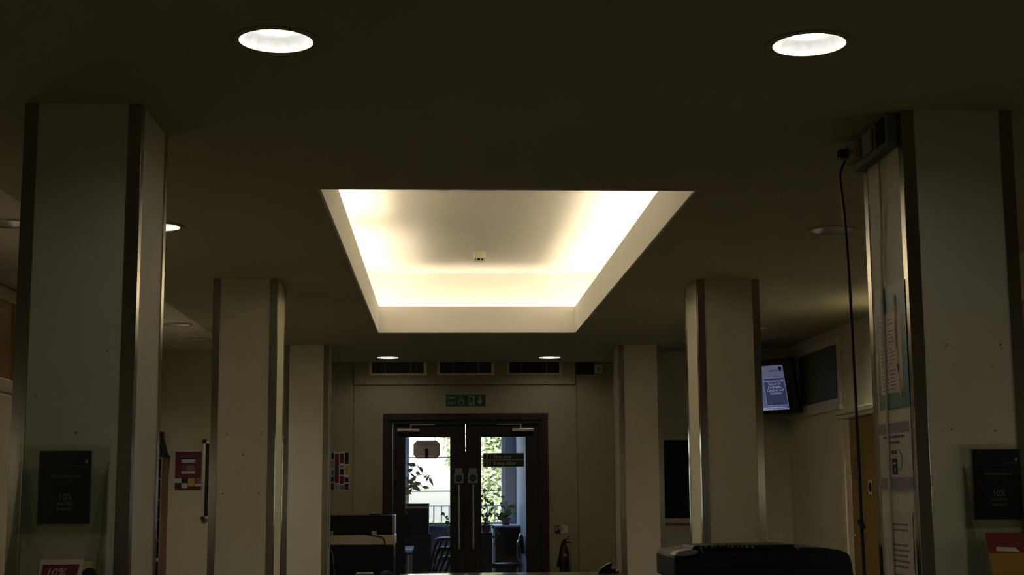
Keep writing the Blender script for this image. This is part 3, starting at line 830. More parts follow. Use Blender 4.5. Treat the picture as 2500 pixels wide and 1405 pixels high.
# ------------------------------------------------------------------ copier nearer right
def copier2():
    t = thing('copier', (1.6, 7.3, 0), 'large black copier with raised document feeder between the right columns', 'copier')
    x0, x1, y0, y1 = 1.16, 2.03, 7.03, 7.62
    MB().box(x0+.03, x1-.03, y0+.03, y1, .03, .80).build('body', M['black'], t, bevel=.01)
    # lid with rounded right end
    pts = [(x0-.02, .80), (x0-.02, .905), (x0+.0, .930), (1.26, .948), (1.75, .955), (1.88, .950), (1.97, .938), (2.012, .918), (2.022, .895), (2.035, .80)]
    MB().prism([(a, y0, z) for a, z in pts], (0, 1, 0), 0, y1-y0).build('scanner_lid', M['black2'], t, bevel=.008)
    MB().prism([(1.225, y0-.012, .945), (1.24, y0-.012, .966), (1.73, y0-.012, .968), (1.755, y0-.012, .946)], (0, 1, 0), 0, .30).build('document_feeder', M['black'], t, bevel=.004)
    MB().prism([(1.135, y0-.02, .918), (1.16, y0-.02, .938), (1.22, y0-.02, .948), (1.262, y0-.02, .940), (1.25, y0-.02, .924), (1.19, y0-.02, .914)], (0, 1, 0), 0, .14).build('corner_cover', M['grey'], t, bevel=.004)
    MB().prism([(1.40, y0-.014, .855), (1.38, y0-.014, .89), (1.42, y0-.014, .925), (1.46, y0-.014, .930), (1.86, y0-.014, .934), (1.90, y0-.014, .928), (1.93, y0-.014, .855)], (0, 1, 0), 0, .02).build('front_cover', M['black'], t, bevel=.005)
    MB().box(1.28, 1.42, y0-.016, y0-.001, .855, .885).build('release_panel', M['black2'], t, bevel=.004)
    P = Plane((1.26, y0-.0125, .950), (1, 0, 0), (0, 0, 1))
    b = MB()
    for (u, w_) in ((.01, .007), (.03, .010), (.062, .012), (.082, .003), (.105, .003), (.119, .003), (.145, .006), (.165, .008), (.19, .006), (.212, .006), (.236, .012), (.262, .012)):
        P.rect(b, u, .003, u+w_, .014, .0004, .0003)
    tag(b.build('panel_marks', M['inkl'], t), kind='stuff')
    MB().tube([(1.262, y0-.015, .956), (1.272, y0-.022, .948), (1.282, y0-.022, .93)], .0025, 6).build('hinge_wire', M['grey'], t)
    MB().tube([(1.735, y0-.015, .956), (1.75, y0-.022, .95), (1.758, y0-.022, .94)], .0025, 6).build('hinge_wire', M['grey'], t)
    for X in (x0+.1, x1-.1):
        for yy in (y0+.1, y1-.1):
            MB().cyl((X, yy, 0), (X, yy, .03), .03, n=10).build('castor', M['black2'], t)
copier2()

# ------------------------------------------------------------------ reception desk edge at the bottom of the frame
t = thing('reception_desk', (.3, 3.6, 0), 'glossy brown desk top whose far edge catches the window light', 'desk')
zc = 1.0075
prof = [(2.9, zc), (4.02, zc), (4.08, zc-.0004), (4.13, zc-.0014), (4.18, zc-.0036), (4.215, zc-.008), (4.225, zc-.02), (4.215, zc-.034), (2.9, zc-.036)]
MB().prism([(-.12, y, z) for y, z in prof], (1, 0, 0), 0, .63).build('desktop', M['desk'], t)
MB().box(-.05, .46, 4.02, 4.06, .0, zc-.037).build('front_panel', M['wood_dark'], t)
MB().box(-.05, -.02, 2.95, 4.019, .0, zc-.037).build('side_panel', M['wood_dark'], t)
MB().box(.43, .46, 2.95, 4.019, .0, zc-.037).build('side_panel', M['wood_dark'], t)
# tape dispenser on it
t = thing('tape_dispenser', (.47, 4.05, zc), 'small glossy black tape dispenser on the desk top', 'dispenser')
t['label'] = 'small glossy black tape dispenser with a pointed tip on the desk top'
pts = [(.438, zc), (.440, zc+.006), (.450, zc+.016), (.462, zc+.024), (.474, zc+.0285), (.480, zc+.027), (.474, zc+.016), (.476, zc+.012), (.488, zc+.014), (.496, zc+.009), (.497, zc)]
MB().prism([(a, 4.03, z+.0005) for a, z in pts], (0, 1, 0), 0, .025).build('body', M['black'], t, bevel=.002)
MB().cyl((.491, 4.026, zc+.0105), (.491, 4.0295, zc+.0105), .004, n=12).build('knob', M['chrome'], t)
# computer mouse on desk left
t = thing('side_desk', (-.6, 3.8, 0), 'dark side desk just below the frame at the left of the reception desk', 'desk')
MB().box(-1.1, -.13, 3.3, 4.3, .93, .96).build('desktop', M['wood_dark'], t, bevel=.003)
for X in (-1.06, -.17):
    for yy in (3.35, 4.25):
        MB().box(X-.02, X+.02, yy-.02, yy+.02, 0, .929).build('leg', M['black2'], t)
b = MB()
n = 10
prof = [(0.032*math.cos(a), .058*math.sin(a)) for a in [PI/2*i/n for i in range(n+1)]]
b.lathe(prof[::-1] if False else [(r, z) for r, z in prof], (-.158, 4.1, .9605), 24, False)
o = b.build('rubber_stamp_head', M['wood_dark2'], smooth=True)
single(o, 'dark brown rounded stamp knob poking above the bottom edge before the copier', 'stamp')
o.name = 'stamp'
o = MB().box(-.245, -.195, 4.08, 4.12, .9605, 1.012).build('pen_pot', M['grey'], bevel=.004)
single(o, 'small pale greenish pot whose rim shows at the bottom edge before the copier', 'pot')

# ------------------------------------------------------------------ fire extinguisher and its sign
t = thing('fire_extinguisher', (1.475, YW-.12, 0), 'dark red fire extinguisher with a black horn right of the double door', 'extinguisher')
c = (1.475, YW-.12, 0)
MB().lathe([(0, 0.001), (.055, .001), (.058, .02), (.058, .46), (.052, .50), (.036, .545), (.024, .575), (.020, .60)], c, 28).build('cylinder', M['extred'], t, smooth=True)
MB().lathe([(.0585, .385), (.0587, .30), (.0585, .30)], c, 28).build('colour_band', M['black2'], t)
MB().lathe([(.0, .60), (.020, .60), (.022, .625), (.016, .65), (0, .655)], c, 16).build('valve', M['black2'], t)
MB().prism([(1.475, YW-.125, .632), (1.475, YW-.125, .645), (1.535, YW-.125, .690), (1.540, YW-.125, .680)], (0, 1, 0), 0, .016).build('lever', M['extred'], t, bevel=.002)
MB().prism([(1.47, YW-.125, .615), (1.47, YW-.125, .632), (1.56, YW-.125, .612), (1.56, YW-.125, .602)], (0, 1, 0), 0, .016).build('carry_handle', M['black'], t, bevel=.002)
MB().tube([(1.468, YW-.125, .635), (1.445, YW-.13, .60), (1.425, YW-.135, .52), (1.412, YW-.14, .44)], .010).build('hose', M['black'], t, smooth=True)
MB().cyl((1.413, YW-.14, .45), (1.396, YW-.14, .32), .014, .026, 14).build('horn', M['black'], t)
P = Plane((1.458, YW-.1785, .492), (1, 0, 0), (0, 0, 1))
MB().box(1.460, 1.492, YW-.180, YW-.176, .452, .482).build('label', M['inkl'], t)
P, W, Hh = wallplane(1.373, 1.530, .722, .815, YW-.0125)
t = thing('extinguisher_sign', (1.45, YW-.012, .722), 'small sign, red left half with white icons, above the fire extinguisher', 'sign')
b = MB(); P.rect(b, 0, 0, W, Hh, .0003, .002); b.build('panel', M['cream'], t)
b = MB(); P.rect(b, .0, .018, .068, Hh, .0025, .0004); b.build('red_field', M['red'], t)
b = MB(); P.rect(b, .0, .0, .068, .018, .0025, .0004); P.rect(b, .085, .02, .092, .085, .0025, .0004); b.build('black_field', M['black2'], t)
b = MB(); P.rect(b, .010, .03, .022, .078, .0031, .0004); P.rect(b, .032, .045, .036, .08, .0031, .0004); P.rect(b, .046, .05, .058, .082, .0031, .0004); tag(b.build('pictograms', M['paper'], t), kind='stuff')

# ------------------------------------------------------------------ near column fronts: posters, pockets, dispensers
yc = YS[0]-.0005
def dark_poster(x0, x1, z0, z1, label):
    P, W, Hh = wallplane(x0, x1, z0, z1, yc)
    t = thing('recruitment_poster', ((x0+x1)/2, yc, z0), label, 'poster', 'dark alumni bursary posters')
    b = MB(); P.rect(b, 0, 0, W, Hh, .0004, .0008); b.build('sheet', M['navy'], t)
    b = MB()
    for (a, c, d, e, wd) in ((.04, .58, .26, .42, .018), (.10, .50, .38, .27, .014), (.95, .52, .72, .42, .014), (.66, .55, .56, .40, .014), (.02, .52, .16, .44, .01), (.98, .62, .84, .55, .008)):
        nx, ny = -(e-c), (d-a); L = math.hypot(nx, ny); nx, ny = nx/L*wd, ny/L*wd
        P.poly(b, [(a*W, c*Hh), ((a+d)/2*W+nx*W, (c+e)/2*Hh+ny*Hh*.7), (d*W, e*Hh), ((a+d)/2*W-nx*W, (c+e)/2*Hh-ny*Hh*.7)], .0014, .0002)
    b.build('light_streaks', M['orange2'], t)
    b = MB(); P.poly(b, [(.905*W, .82*Hh), (.93*W, .835*Hh), (.94*W, .87*Hh), (.89*W, .875*Hh), (.885*W, .845*Hh)], .0014, .0002); P.rect(b, .60*W, .800*Hh, .93*W, .803*Hh, .0014, .0002); b.build('shield_emblem', M['gold'], t)
    P.text('lettering', 'ARE YOU INTERESTED IN', .52*W, .685*Hh, .0105, M['ink'], t, .0018, 'CENTER', 1.0)
    P.text('lettering', 'POSTGRADUATE', .52*W, .625*Hh, .0165, M['gold'], t, .0018, 'CENTER', .9)
    P.text('lettering', 'STUDY?', .52*W, .565*Hh, .014, M['ink'], t, .0018, 'CENTER', 1.2)
    P.text('lettering', '10%', .52*W, .33*Hh, .036, M['gold'], t, .0018, 'CENTER', .85)
    P.text('lettering', 'ALUMNI', .52*W, .255*Hh, .018, M['gold'], t, .0018, 'CENTER', .95)
    P.text('lettering', 'BURSARY', .52*W, .185*Hh, .016, M['gold'], t, .0018, 'CENTER', .95)
dark_poster(-1.576, -1.376, 1.122, 1.405, 'dark poster advertising a 10% bursary on the nearest left column')
dark_poster(2.141, 2.339, 1.114, 1.394, 'dark poster advertising a 10% bursary on the nearest right column')
def pocket(x0, x1, z0, z1, label):
    o = MB().box(x0, x1, yc-.006, yc-.0025, z0, z1).build('poster_pocket', M['acryl'], bevel=.001)
    single(o, label, 'poster holder', 'acrylic poster pockets')
pocket(-1.66, -1.30, 1.085, 1.432, 'clear acrylic pocket over the dark poster on the left column')
pocket(2.085, 2.382, 1.08, 1.416, 'clear acrylic pocket over the dark poster on the right column')
def dispenser(x0, x1, z0, ztop, label, depth=.20):
    t = thing('leaflet_dispenser', ((x0+x1)/2, yc, z0), label, 'leaflet holder', 'acrylic leaflet dispensers')
    yb = yc-.008
    MB().box(x0, x1, yb-.003, yb, z0, ztop-.03).build('back_plate', M['acryl'], t)
    for X in (x0, x1-.004):
        MB().prism([(X, yb-.003, ztop), (X, yb-.012, ztop-.01), (X, yb-.075, ztop-.21), (X, yb-.078, ztop-.26), (X, yb-depth, z0+.05), (X, yb-depth, z0), (X, yb-.003, z0)], (1, 0, 0), 0, .004).build('side_gusset', M['acryl2'], t, bevel=.0008)
    MB().box(x0+.004, x1-.004, yb-depth, yb-depth+.004, z0, z0+.12).build('front_lip', M['acryl'], t)
    MB().box(x0+.004, x1-.004, yb-depth+.004, yb-.003, z0, z0+.004).build('bottom_plate', M['acryl'], t)
    for X in (x0+.03, x1-.03):
        MB().cyl((X, yb-.008, 1.06), (X, yb-.003, 1.06), .006, n=10).build('screw', M['chrome'], t)
M['acryl2'] = glass('acrylic_edge', (.80, .82, .76), .05, .1)
dispenser(-1.645, -1.305, .80, 1.365, 'clear leaflet dispenser on the nearest left column, in the bottom corner')
dispenser(2.095, 2.40, .80, 1.355, 'clear leaflet dispenser on the nearest right column, in the bottom corner')
# leaflets leaning in the dispensers
U = Vector((1, 0, 0)); V = Vector((0, .35, 1)).normalized()
def leaflet(x0, zt, w, h, label, base, extra):
    P = Plane(Vector((x0, yc-.075, zt))-V*h, U, V)
    t = thing('leaflet', P.O, label, 'leaflet')
    b = MB(); P.rect(b, 0, 0, w, h, 0, .004); b.build('cover', base, t)
    extra(P, t, w, h)
def ex1(P, t, w, h):
    b = MB(); P.poly(b, [(.006, h-.16), (w-.03, h-.16), (w-.012, h-.020), (.010, h-.020)], .0043, .0003); b.build('red_field', M['red'], t)
    P.text('lettering', '10%', .022, h-.068, .048, M['paper'], t, .005, 'LEFT', .95, 0, .25)
leaflet(-1.535, .988, .162, .19, 'white-bordered leaflet with a red field and large 10% in the left dispenser', M['paper'], ex1)
def ex2(P, t, w, h):
    b = MB(); P.poly(b, [(.045+.032*math.cos(a), h-.060+.034*math.sin(a)) for a in [2*PI*k/20 for k in range(20)]], .0043, .0003); b.build('dark_oval', M['black2'], t)
leaflet(-1.392, .980, .085, .17, 'yellowish leaflet with a dark oval in the left dispenser', mat('leaflet_olive', (.42, .36, .12), .6), ex2)
def ex3(P, t, w, h):
    b = MB(); P.rect(b, 0, h-.082, w, h, .0043, .0003); b.build('red_band', M['red'], t)
    b = MB(); P.poly(b, [(.03, h-.075), (.125, h-.080), (.11, h-.062), (.035, h-.058)], .0048, .0003); b.build('swoosh', M['paper2'], t)
leaflet(2.148, 1.062, .235, .22, 'orange leaflet with a dark red top band in the right dispenser', M['orange'], ex3)

# ------------------------------------------------------------------ side face of the nearest right column (faces the hall)
xf = CR-CW/2-.0005
def side_plane(y_left, z0):     # U runs towards the camera (to the right in the picture)
    return Plane((xf, y_left, z0), (0, -1, 0), (0, 0, 1))
# teal notice with pencil
P = side_plane(6.110, 1.575); W, Hh = .400, .525
t = thing('teal_notice', (xf, 5.91, 1.575), 'laminated teal-bordered notice with a pencil drawing on the side of the right column', 'notice')
b = MB(); P.rect(b, 0, 0, W, Hh, .001, .0012); b.build('sheet', M['teal'], t)
b = MB(); P.rect(b, .035, .065, .335, Hh-.115, .0024, .0004); b.build('page', M['paper2'], t)
b = MB()
for i in range(20):
    if i in (2, 7, 13): continue
    v = Hh-.15-i*.0155
    P.rect(b, .055, v, .055+(.09 if i % 3 else .075), v+.004, .0030, .0003)
    P.rect(b, .165, v, .165+(.075 if i % 4 else .05), v+.004, .0030, .0003)
b.build('text_lines', M['ink'], t)
b = MB(); P.rect(b, .258, .185, .283, Hh-.09, .0034, .0008); b.build('pencil_barrel', M['yellow'], t)
b = MB(); P.rect(b, .262, Hh-.088, .279, Hh-.05, .0034, .0008); P.rect(b, .264, .25, .277, Hh-.16, .0044, .0003); b.build('pencil_ferrule', M['ink'], t)
b = MB(); P.poly(b, [(.258, .183), (.283, .183), (.286, .125)], .0034, .0006); b.build('pencil_point', M['black2'], t)
b = MB(); P.poly(b, [(.275, .06), (.305, .04), (.325, .075), (.312, .12), (.280, .122)], .0034, .0006); b.build('bulb_drawing', M['yellow'], t)
# shiny laminate pocket over it
# printed notice with phone
P = side_plane(6.135, 1.235); W, Hh = .425, .285
t = thing('printed_notice', (xf, 5.92, 1.235), 'white notice with grey bands, a red arrow and a small phone below the teal notice', 'notice')
b = MB(); P.rect(b, 0, 0, W, Hh, .001, .0008); b.build('sheet', M['paper'], t)
b = MB(); P.rect(b, .0, .235, W-.02, .278, .0020, .0003); P.rect(b, .005, .002, W, .050, .0020, .0003); b.build('grey_band', M['inkl'], t)
lines(P, t, M['darkred'], [(.06, .34, .215, .010), (.12, .27, .192, .010), (.16, .23, .148, .016)], .0022, seed=4)
b = MB(); P.rect(b, .165, .062, .235, .128, .0022, .0004); b.build('phone', M['black2'], t)
b = MB(); P.rect(b, .180, .105, .220, .112, .0028, .0002); P.rect(b, .196, .075, .204, .092, .0028, .0002); b.build('phone_keys', M['paper'], t)
b = MB(); q = [(.245+.06*math.cos(a), .12+.045*math.sin(a)) for a in [PI/2-PI*k/10*.95 for k in range(11)]]
b2 = [(.245+.048*math.cos(a), .12+.042*math.sin(a)) for a in [PI/2-PI*k/10*.95 for k in range(11)]]
for k in range(10): P.poly(b, [q[k], q[k+1], b2[k+1], b2[k]], .0022, .0003)
b.build('curved_arrow', M['red'], t)
# letter sheet
P = side_plane(6.075, .80); W, Hh = .33, .345
t = thing('letter_sheet', (xf, 5.9, .8), 'white letter sheet with printed paragraphs, lowest on the right column side', 'notice')
b = MB(); P.rect(b, 0, 0, W, Hh, .001, .0008); b.build('sheet', M['paper'], t)
rows = [(.05, .27, v, .009) for v in (.285, .262)]+[(.05, .07, .239, .009)]+[(.05, .26+.02*(k % 2), v, .009) for k, v in enumerate((.20, .178, .156, .134, .112))]+[(.06, .28, v, .009) for v in (.075, .053, .031)]
lines(P, t, M['ink'], rows, .0020)
# conduit
o = MB().tube([(xf-.008, 5.952, 2.66), (xf-.008, 5.96, 2.4), (xf-.008, 5.99, 2.1), (xf-.008, 5.995, 1.6), (xf-.008, 6.0, 1.2), (xf-.008, 6.0, .4), (xf-.008, 6.0, .02)], .0065).build('conduit', M['cream'], smooth=True)
single(o, 'cream cable run down the side of the nearest right column', 'cable')
# trunking with sockets at the top
M['dust'] = mat('dusty_plastic', (.22, .20, .15), .7, var=.2, scale=20)  # pale trunking and sockets darkened in colour to look shaded below the ceiling
M['dust2'] = mat('dusty_cream', (.34, .30, .22), .7, var=.2, scale=20)
t = thing('socket_trunking', (xf, 6.0, 2.66), 'dusty trunking box with sockets at the head of the nearest right column', 'trunking')
MB().box(xf-.045, xf, 5.72, 6.22, 2.665, 2.808).build('trunking', M['dust'], t, bevel=.004)
MB().box(xf-.075, xf-.0455, 6.08, 6.23, 2.70, 2.79).build('socket', M['dust2'], t, bevel=.005)
MB().box(xf-.060, xf-.0455, 5.90, 6.02, 2.69, 2.79).build('socket', M['dust2'], t, bevel=.005)
MB().box(xf-.050, xf-.0455, 5.74, 5.86, 2.69, 2.80).build('blank_plate', M['dark'], t, bevel=.003)
for k in range(3):
    MB().box(xf-.0765, xf-.0752, 6.115+.03*k, 6.125+.03*k, 2.735, 2.75).build('pin_slot', M['dark'], t)
# hanging power cable
t = thing('power_cable', (1.84, 6.30, 0), 'long black and blue power cable hanging beside the nearest right column', 'cable')
pts = [(xf-.076, 6.20, 2.742), (1.812, 6.30, 2.735), (1.79, 6.34, 2.70), (1.785, 6.36, 2.62), (1.8, 6.38, 2.48), (1.84, 6.40, 2.36), (1.868, 6.40, 2.167), (1.888, 6.40, 1.90)]
pts = [(xf-.080, 6.20, 2.745), (1.868, 6.33, 2.752), (1.862, 6.40, 2.70), (1.866, 6.40, 2.61), (1.875, 6.40, 2.476), (1.885, 6.40, 2.167), (1.89, 6.40, 1.787), (1.893, 6.40, 1.506)]
MB().tube(pts, .0065).build('cable', M['cableb'], t, smooth=True)
MB().tube([(1.893, 6.40, 1.506), (1.895, 6.40, 1.228), (1.895, 6.40, 1.081), (1.898, 6.40, .854), (1.90, 6.40, .3), (1.90, 6.40, .01)], .008).build('cable', M['cablen'], t, smooth=True)
MB().box(xf-.115, xf-.0765, 6.175, 6.225, 2.725, 2.765).build('plug', M['black'], t, bevel=.006)
MB().cyl((1.887, 6.40, 1.10), (1.900, 6.39, 1.06), .014, .012, 10).build('cable_joint', M['cablen'], t)

# ------------------------------------------------------------------ office beyond the glass doors
OX0, OX1, OY = -2.0, 1.06, 20.5
st('wall_office_right', MB().box(OX1, OX1+.15, YW+.2, OY+.2, 0, 3.0), M['office'])
st('wall_office_left', MB().box(OX0-.15, OX0, YW+.2, OY+.2, 0, 3.0), M['office'])
WX0, WX1, WZ0, WZ1 = -.53, .90, .76, 2.65
st('wall_office_far', MB().box(OX0, WX0, OY, OY+.3, 0, 3.0).box(WX1, OX1, OY, OY+.3, 0, 3.0).box(WX0, WX1, OY, OY+.3, 0, WZ0).box(WX0, WX1, OY, OY+.3, WZ1, 3.0), M['office'])
st('ceiling_office', MB().box(OX0-.2, OX1+.2, YW+.14, OY+.3, 2.9, 3.05), M['office'])
st('wall_office_jamb', MB().box(OX0-.2, -1.5, YW+.121, YW+.2, 0, 3.0), M['office'])
wn = thing('window_4', ((WX0+WX1)/2, OY+.12, WZ0), kind='structure')
b = MB(); f = .05; ya_, yb_ = OY+.10, OY+.16
b.box(WX0, WX0+f, ya_, yb_, WZ0, WZ1).box(WX1-f, WX1, ya_, yb_, WZ0, WZ1).box(WX0+f, WX1-f, ya_, yb_, WZ0, WZ0+.03).box(WX0+f, WX1-f, ya_, yb_, WZ1-f, WZ1)
b.build('window_frame', M['wframe'], wn, bevel=.004)
for z in (1.722, 1.237):
    MB().box(WX0+f, WX1-f, ya_+.01, yb_-.01, z-.008, z+.008).build('glazing_bar', M['wframe'], wn)
MB().box(WX0+f, WX1-f, OY+.126, OY+.130, WZ0+.03, WZ1-f).build('pane', M['glass'], wn)
MB().box(WX0-.05, WX1+.02, OY-.06, OY+.10, WZ0-.03, WZ0).build('window_sill', M['wframe'], wn, bevel=.004)
# cabinets
t = thing('filing_cabinet', (-.5, 20.1, 0), 'tall dark brown cabinet seen through the left door pane', 'cabinet')
MB().box(-1.15, -.186, 19.95, 20.42, .655, 1.058).build('upper_case', M['brownbox'], t, bevel=.004)
MB().box(-1.18, -.155, 19.92, 20.43, .001, .652).build('lower_case', M['brownbox'], t, bevel=.004)
MB().box(-1.18, -.18, 19.93, 20.43, 1.059, 1.068).build('top_board', M['wood_dark2'], t)
t = thing('low_cabinet', (.87, 19.9, 0), 'brown low cabinet with a pale top seen through the right door pane', 'cabinet')
MB().box(.72, 1.05, 19.5, 20.35, .001, .742).build('case', M['brownbox'], t, bevel=.003)
MB().box(.69, 1.055, 19.47, 20.40, .743, .768).build('top_board', M['wframe'], t, bevel=.003)
MB().box(.690, .719, 19.49, 20.36, .10, .742).build('side_panel', M['wframe'], t)
o = MB().prism([(.50, 18.45, .001), (.63, 18.45, .001), (.645, 18.45, .705), (.49, 18.45, .705)], (0, 1, 0), 0, .3).build('planter', M['brownbox'], bevel=.004)
single(o, 'tall dark square planter behind the right door leaf', 'planter')
t = thing('coffee_table', (-.85, 19.0, 0), 'low pale-topped table seen at the bottom left of the left door pane', 'table')
MB().box(-1.3, -.385, 18.15, 19.7, .47, .50).build('tabletop', mat('pale_laminate', (.70, .74, .85), .3), t, bevel=.004)
for X in (-1.25, -.43):
    for yy in (18.2, 19.6):
        MB().cyl((X, yy, 0), (X, yy, .469), .022, n=10).build('leg', M['alu'], t)
# stacked chairs
def chair(z, dy, label):
    t = thing('stacking_chair', (.05, 18.7+dy, 0), label, 'chair', 'stacked chairs behind the left door pane')
    x0, x1 = -.10+dy*.5, .34+dy*.5; y0 = 18.5+dy
    zz = z
    pts = [(x0+.03, zz+.0), (x0+.0, zz+.012), (x0+.02, zz+.03), (x0+.10, zz+.045), (x0+.22, zz+.045), (x1, zz+.03), (x1, zz)]
    MB().prism([(a, y0, q) for a, q in pts], (0, 1, 0), 0, .42).build('seat', M['purple'], t, bevel=.006)
    for yy in (y0+.01, y0+.41):
        MB().tube([(x0+.05, yy, zz-.003), (x0+.0, yy, zz-.10), (x0-.06, yy, zz-.40), (x0-.07, yy, max(.01, zz-.55))], .011).build('leg', M['black'], t)
        MB().tube([(x1-.02, yy, zz-.003), (x1+.02, yy, zz-.25), (x1+.04, yy, max(.01, zz-.55))], .011).build('leg', M['black'], t)
    MB().tube([(x0-.01, y0+.01, zz-.14), (x0-.01, y0+.41, zz-.14)], .009).build('rail', M['black'], t)
    for k in range(4):
        a = x0+.09+.07*k
        MB().tube([(a, y0+.005, zz-.005), (a-.05, y0+.005, zz-.14), (a-.10, y0+.005, zz-.26)], .012, 6).build('slat', M['black'], t)
    return t
chair(.60, 0, 'purple-seated black-framed stacking chair, top of the stack in the office')
chair(.475, .03, 'purple-seated black-framed stacking chair, middle of the stack in the office')
chair(.35, .06, 'purple-seated black-framed stacking chair, lowest of the stack in the office')
# office chair right
t = thing('office_chair', (1.0, 18.4, 0), 'glossy black swivel chair seen at the right edge of the right door pane', 'chair')
MB().lathe([(0, .0), (.20, .005), (.21, .03), (.20, .055), (.10, .07), (0, .07)], (.82, 18.35, .42-.16), 20).build('seat', M['black'], t, smooth=True)
MB().prism([(1.00, 18.20, .44), (.975, 18.20, .60), (.985, 18.20, .68), (1.01, 18.20, .695), (1.03, 18.20, .66), (1.045, 18.20, .44)], (0, 1, 0), 0, .3).build('backrest', M['black'], t, bevel=.015, segs=3)
MB().tube([(.985, 18.2, .34), (.955, 18.2, .42), (.955, 18.2, .56), (.975, 18.2, .62)], .012).build('armrest', M['chrome'], t, smooth=True)
MB().cyl((.95, 18.35, .07), (.95, 18.35, .259), .025).build('post', M['chrome'], t)
for k in range(5):
    a = 2*PI*k/5+.3
    e = (.95+.20*math.cos(a)*.48, 18.35+.22*math.sin(a), .045)
    MB().cyl((.95, 18.35, .08), e, .015, n=8).build('base_arm', M['chrome'], t)
    MB().cyl((e[0], e[1], 0.0), (e[0], e[1], .035), .02, n=8).build('castor', M['black'], t)

# indoor plants
def plant(name, label, pot_c, pot_r, pot_h, stems, leaf_l, leaf_w, nleaf, m, seed, potm):
    r = random.Random(seed)
    t = thing(name, pot_c, label, 'plant')
    c = Vector(pot_c)
    MB().lathe([(0, .001), (pot_r*.7, .001), (pot_r, pot_h), (pot_r*.88, pot_h), (pot_r*.85, pot_h*.9), (0, pot_h*.9)], pot_c, 18).build('pot', potm, t)
    sb = MB(); lb = MB()
    for path in stems:
        P_ = [c+Vector((0, 0, pot_h*.85))]+[Vector(q) for q in path]
        sb.tube(P_, .004, 5)
        for i in range(nleaf):
            s = (i+.5)/nleaf*(len(P_)-1)
            k = min(int(s), len(P_)-2); q = P_[k].lerp(P_[k+1], s-k)
            if k == 0 and s < .5: continue
            d = Vector((r.uniform(-1, 1), r.uniform(-.6, .6), r.uniform(-.7, .5)))
            lb.leaf(q+Vector((r.uniform(-.02, .02), 0, r.uniform(-.02, .02))), d, leaf_l*r.uniform(.7, 1.2), leaf_w*r.uniform(.8, 1.2), Vector((r.uniform(-.5, .5), -1, r.uniform(0, 1))))
    sb.build('stem', M['stem'], t)
    tag(lb.build('foliage', m, t), kind='stuff')
plant('rubber_plant', 'broad-leaved plant reaching across the left door pane from behind the cabinet', (-.62, 19.75, .0), .14, .26,
      [[(-.60, 19.75, .8), (-.55, 19.75, 1.25), (-.42, 19.75, 1.42), (-.22, 19.75, 1.47), (-.15, 19.75, 1.40)],
       [(-.60, 19.75, .8), (-.52, 19.75, 1.3), (-.40, 19.75, 1.58), (-.30, 19.75, 1.56)],
       [(-.58, 19.75, .9), (-.48, 19.75, 1.35), (-.36, 19.75, 1.37), (-.27, 19.75, 1.30)],
       [(-.6, 19.75, .9), (-.54, 19.75, 1.25), (-.44, 19.75, 1.30), (-.38, 19.75, 1.29)]], .12, .05, 16, M['leaf'], 4, M['terra'])
plant('trailing_plant', 'leggy trailing plant climbing at the left of the right door pane', (.565, 18.6, .706), .06, .09,
      [[(.55, 18.6, .95), (.56, 18.6, 1.15), (.52, 18.6, 1.28)], [(.60, 18.6, .9), (.62, 18.6, 1.05), (.66, 18.6, 1.10)],
       [(.60, 18.6, .84), (.66, 18.6, .78), (.70, 18.6, .66), (.69, 18.6, .55)], [(.53, 18.6, .9), (.50, 18.6, 1.02), (.56, 18.6, 1.20)]], .065, .045, 10, M['leaf'], 9, M['terra'])
plant('potted_ivy', 'small potted ivy on the low cabinet in the right door pane', (.875, 19.75, .769), .07, .10,
      [[(.86, 19.75, 1.0), (.845, 19.75, 1.15)], [(.93, 19.75, .96), (.955, 19.75, 1.05)], [(.80, 19.75, .92), (.76, 19.75, .90)], [(.96, 19.75, .93), (1.0, 19.75, .92)], [(.88, 19.75, .92), (.90, 19.75, .99)]], .08, .065, 8, M['leaf2'], 12, M['terra'])
plant('window_plant', 'small sprig of a plant on the window sill beside the stacked chairs', (.075, 20.455, .761), .028, .05,
      [[(.05, 20.45, .86), (.0, 20.45, .93)], [(.08, 20.42, .80), (.05, 20.38, .72), (.05, 20.38, .62)]], .06, .04, 6, M['leaf'], 15, M['terra'])

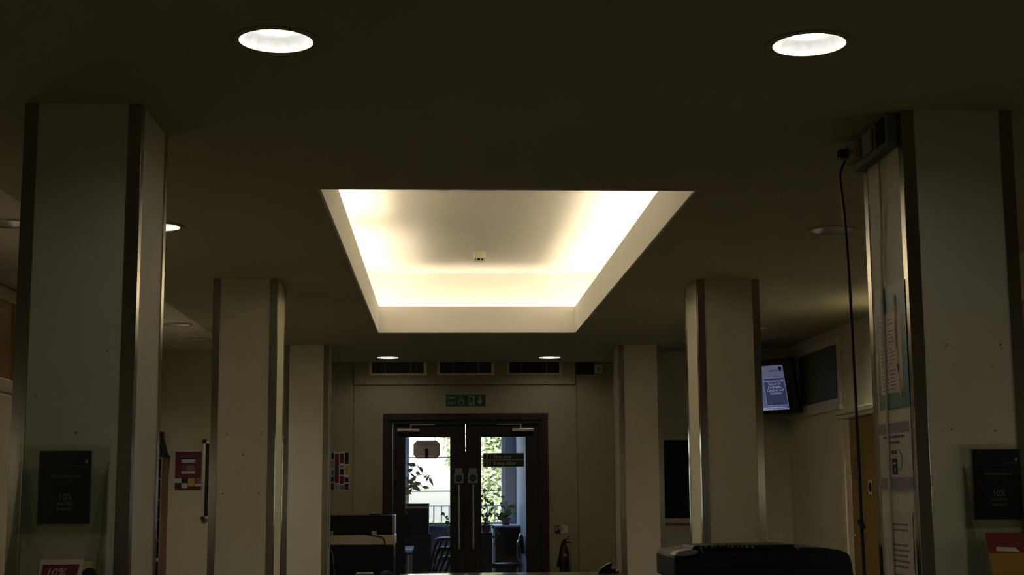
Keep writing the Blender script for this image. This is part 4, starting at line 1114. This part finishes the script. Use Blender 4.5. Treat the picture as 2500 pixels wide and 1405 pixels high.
# ------------------------------------------------------------------ outside
st('ground', MB().box(-30, 30, 21.0, 80, -.6, -.5), M['pave'])
o = MB().box(-14, 14, 23.2, 60, -.499, -.42).build('lawn', M['grass'])
tag(o, 'sunlit lawn beyond the railing', 'lawn', kind='stuff')
t = thing('railing', (.3, 22.0, -.5), 'dark garden railing with upright bars outside the office window', 'railing')
for k in range(28):
    X = -1.3+k*.117
    MB().cyl((X, 22.0, -.5), (X, 22.0, 1.0), .011, n=6).build('bar', M['rail'], t)
MB().box(-1.4, 2.1, 21.985, 22.015, 1.0, 1.02).build('top_rail', M['rail'], t)
MB().box(-1.4, 2.1, 21.985, 22.015, -.35, -.33).build('bottom_rail', M['rail'], t)
def tree(x, y, h, rad, seed, label, nl, clumps):
    r = random.Random(seed)
    t = thing('tree', (x, y, -.4), label, 'tree', 'garden trees outside the office window')
    MB().cyl((x, y, -.4), (x, y, h*.6), .16, .07, 10).build('trunk', M['stem'], t)
    lb = MB()
    for i in range(nl):
        c = clumps[r.randrange(len(clumps))]
        v = Vector((r.gauss(0, 1), r.gauss(0, 1), r.gauss(0, 1))); v = v.normalized()*(r.random()**.5)
        p = Vector((c[0]+v.x*c[3], c[1]+v.y*c[3], c[2]+v.z*c[3]*.75))
        d = Vector((r.uniform(-1, 1), r.uniform(-1, 1), r.uniform(-.9, .3)))
        lb.leaf(p, d, .16, .08, Vector((r.uniform(-1, 1), r.uniform(-1, 1), r.uniform(0, 1))))
    tag(lb.build('foliage', M['tree'], t), kind='stuff')
r_ = random.Random(5)
tree(1.9, 29, 4, 2, 21, 'leafy yellow-green tree filling the right door pane beyond the window', 5200,
     [(1.15, 29, 2.5, .50), (1.35, 29, 1.95, .48), (1.1, 29, 1.45, .40), (1.55, 29, 1.1, .5), (.98, 28.8, .95, .30), (1.9, 29, 2.4, .8), (2.2, 29, 1.5, .8), (1.2, 28.8, .45, .45), (1.7, 29.2, .3, .5), (1.0, 29, 2.0, .26)])
tree(.9, 34, 4, 1, 22, 'pale distant tree showing at the upper right of the left door pane', 900,
     [(.32, 34, 2.45, .36), (.35, 34, 2.0, .25), (.55, 34, 1.5, .3), (.0, 34, 2.75, .3)])
t = thing('shrub', (.1, 27, -.4), 'low green shrub behind the railing at the foot of the left pane', 'shrub')
lb = MB(); r = random.Random(8)
for i in range(1500):
    lb.leaf(Vector((r.uniform(-1.4, 1.0), 27+r.uniform(-.3, .3), -.4+r.random()**.7*1.05)), Vector((r.uniform(-1, 1), r.uniform(-1, 1), r.uniform(-.2, 1))), .13, .06, Vector((r.uniform(-1, 1), r.uniform(-1, 1), 1)))
tag(lb.build('foliage', M['leaf2'], t), kind='stuff')
MB().cyl((.1, 27, -.41), (.1, 27, .1), .03, n=6).build('stem', M['stem'], t)

# lettering becomes real mesh geometry
bpy.context.view_layer.update()
dg = bpy.context.evaluated_depsgraph_get()
for o in TEXTS:
    me = bpy.data.meshes.new_from_object(o.evaluated_get(dg))
    n = bpy.data.objects.new('lettering', me)
    n.parent = o.parent
    n.matrix_basis = o.matrix_basis.copy()
    COL.objects.link(n)
    n['kind'] = 'stuff'
    bpy.data.objects.remove(o)
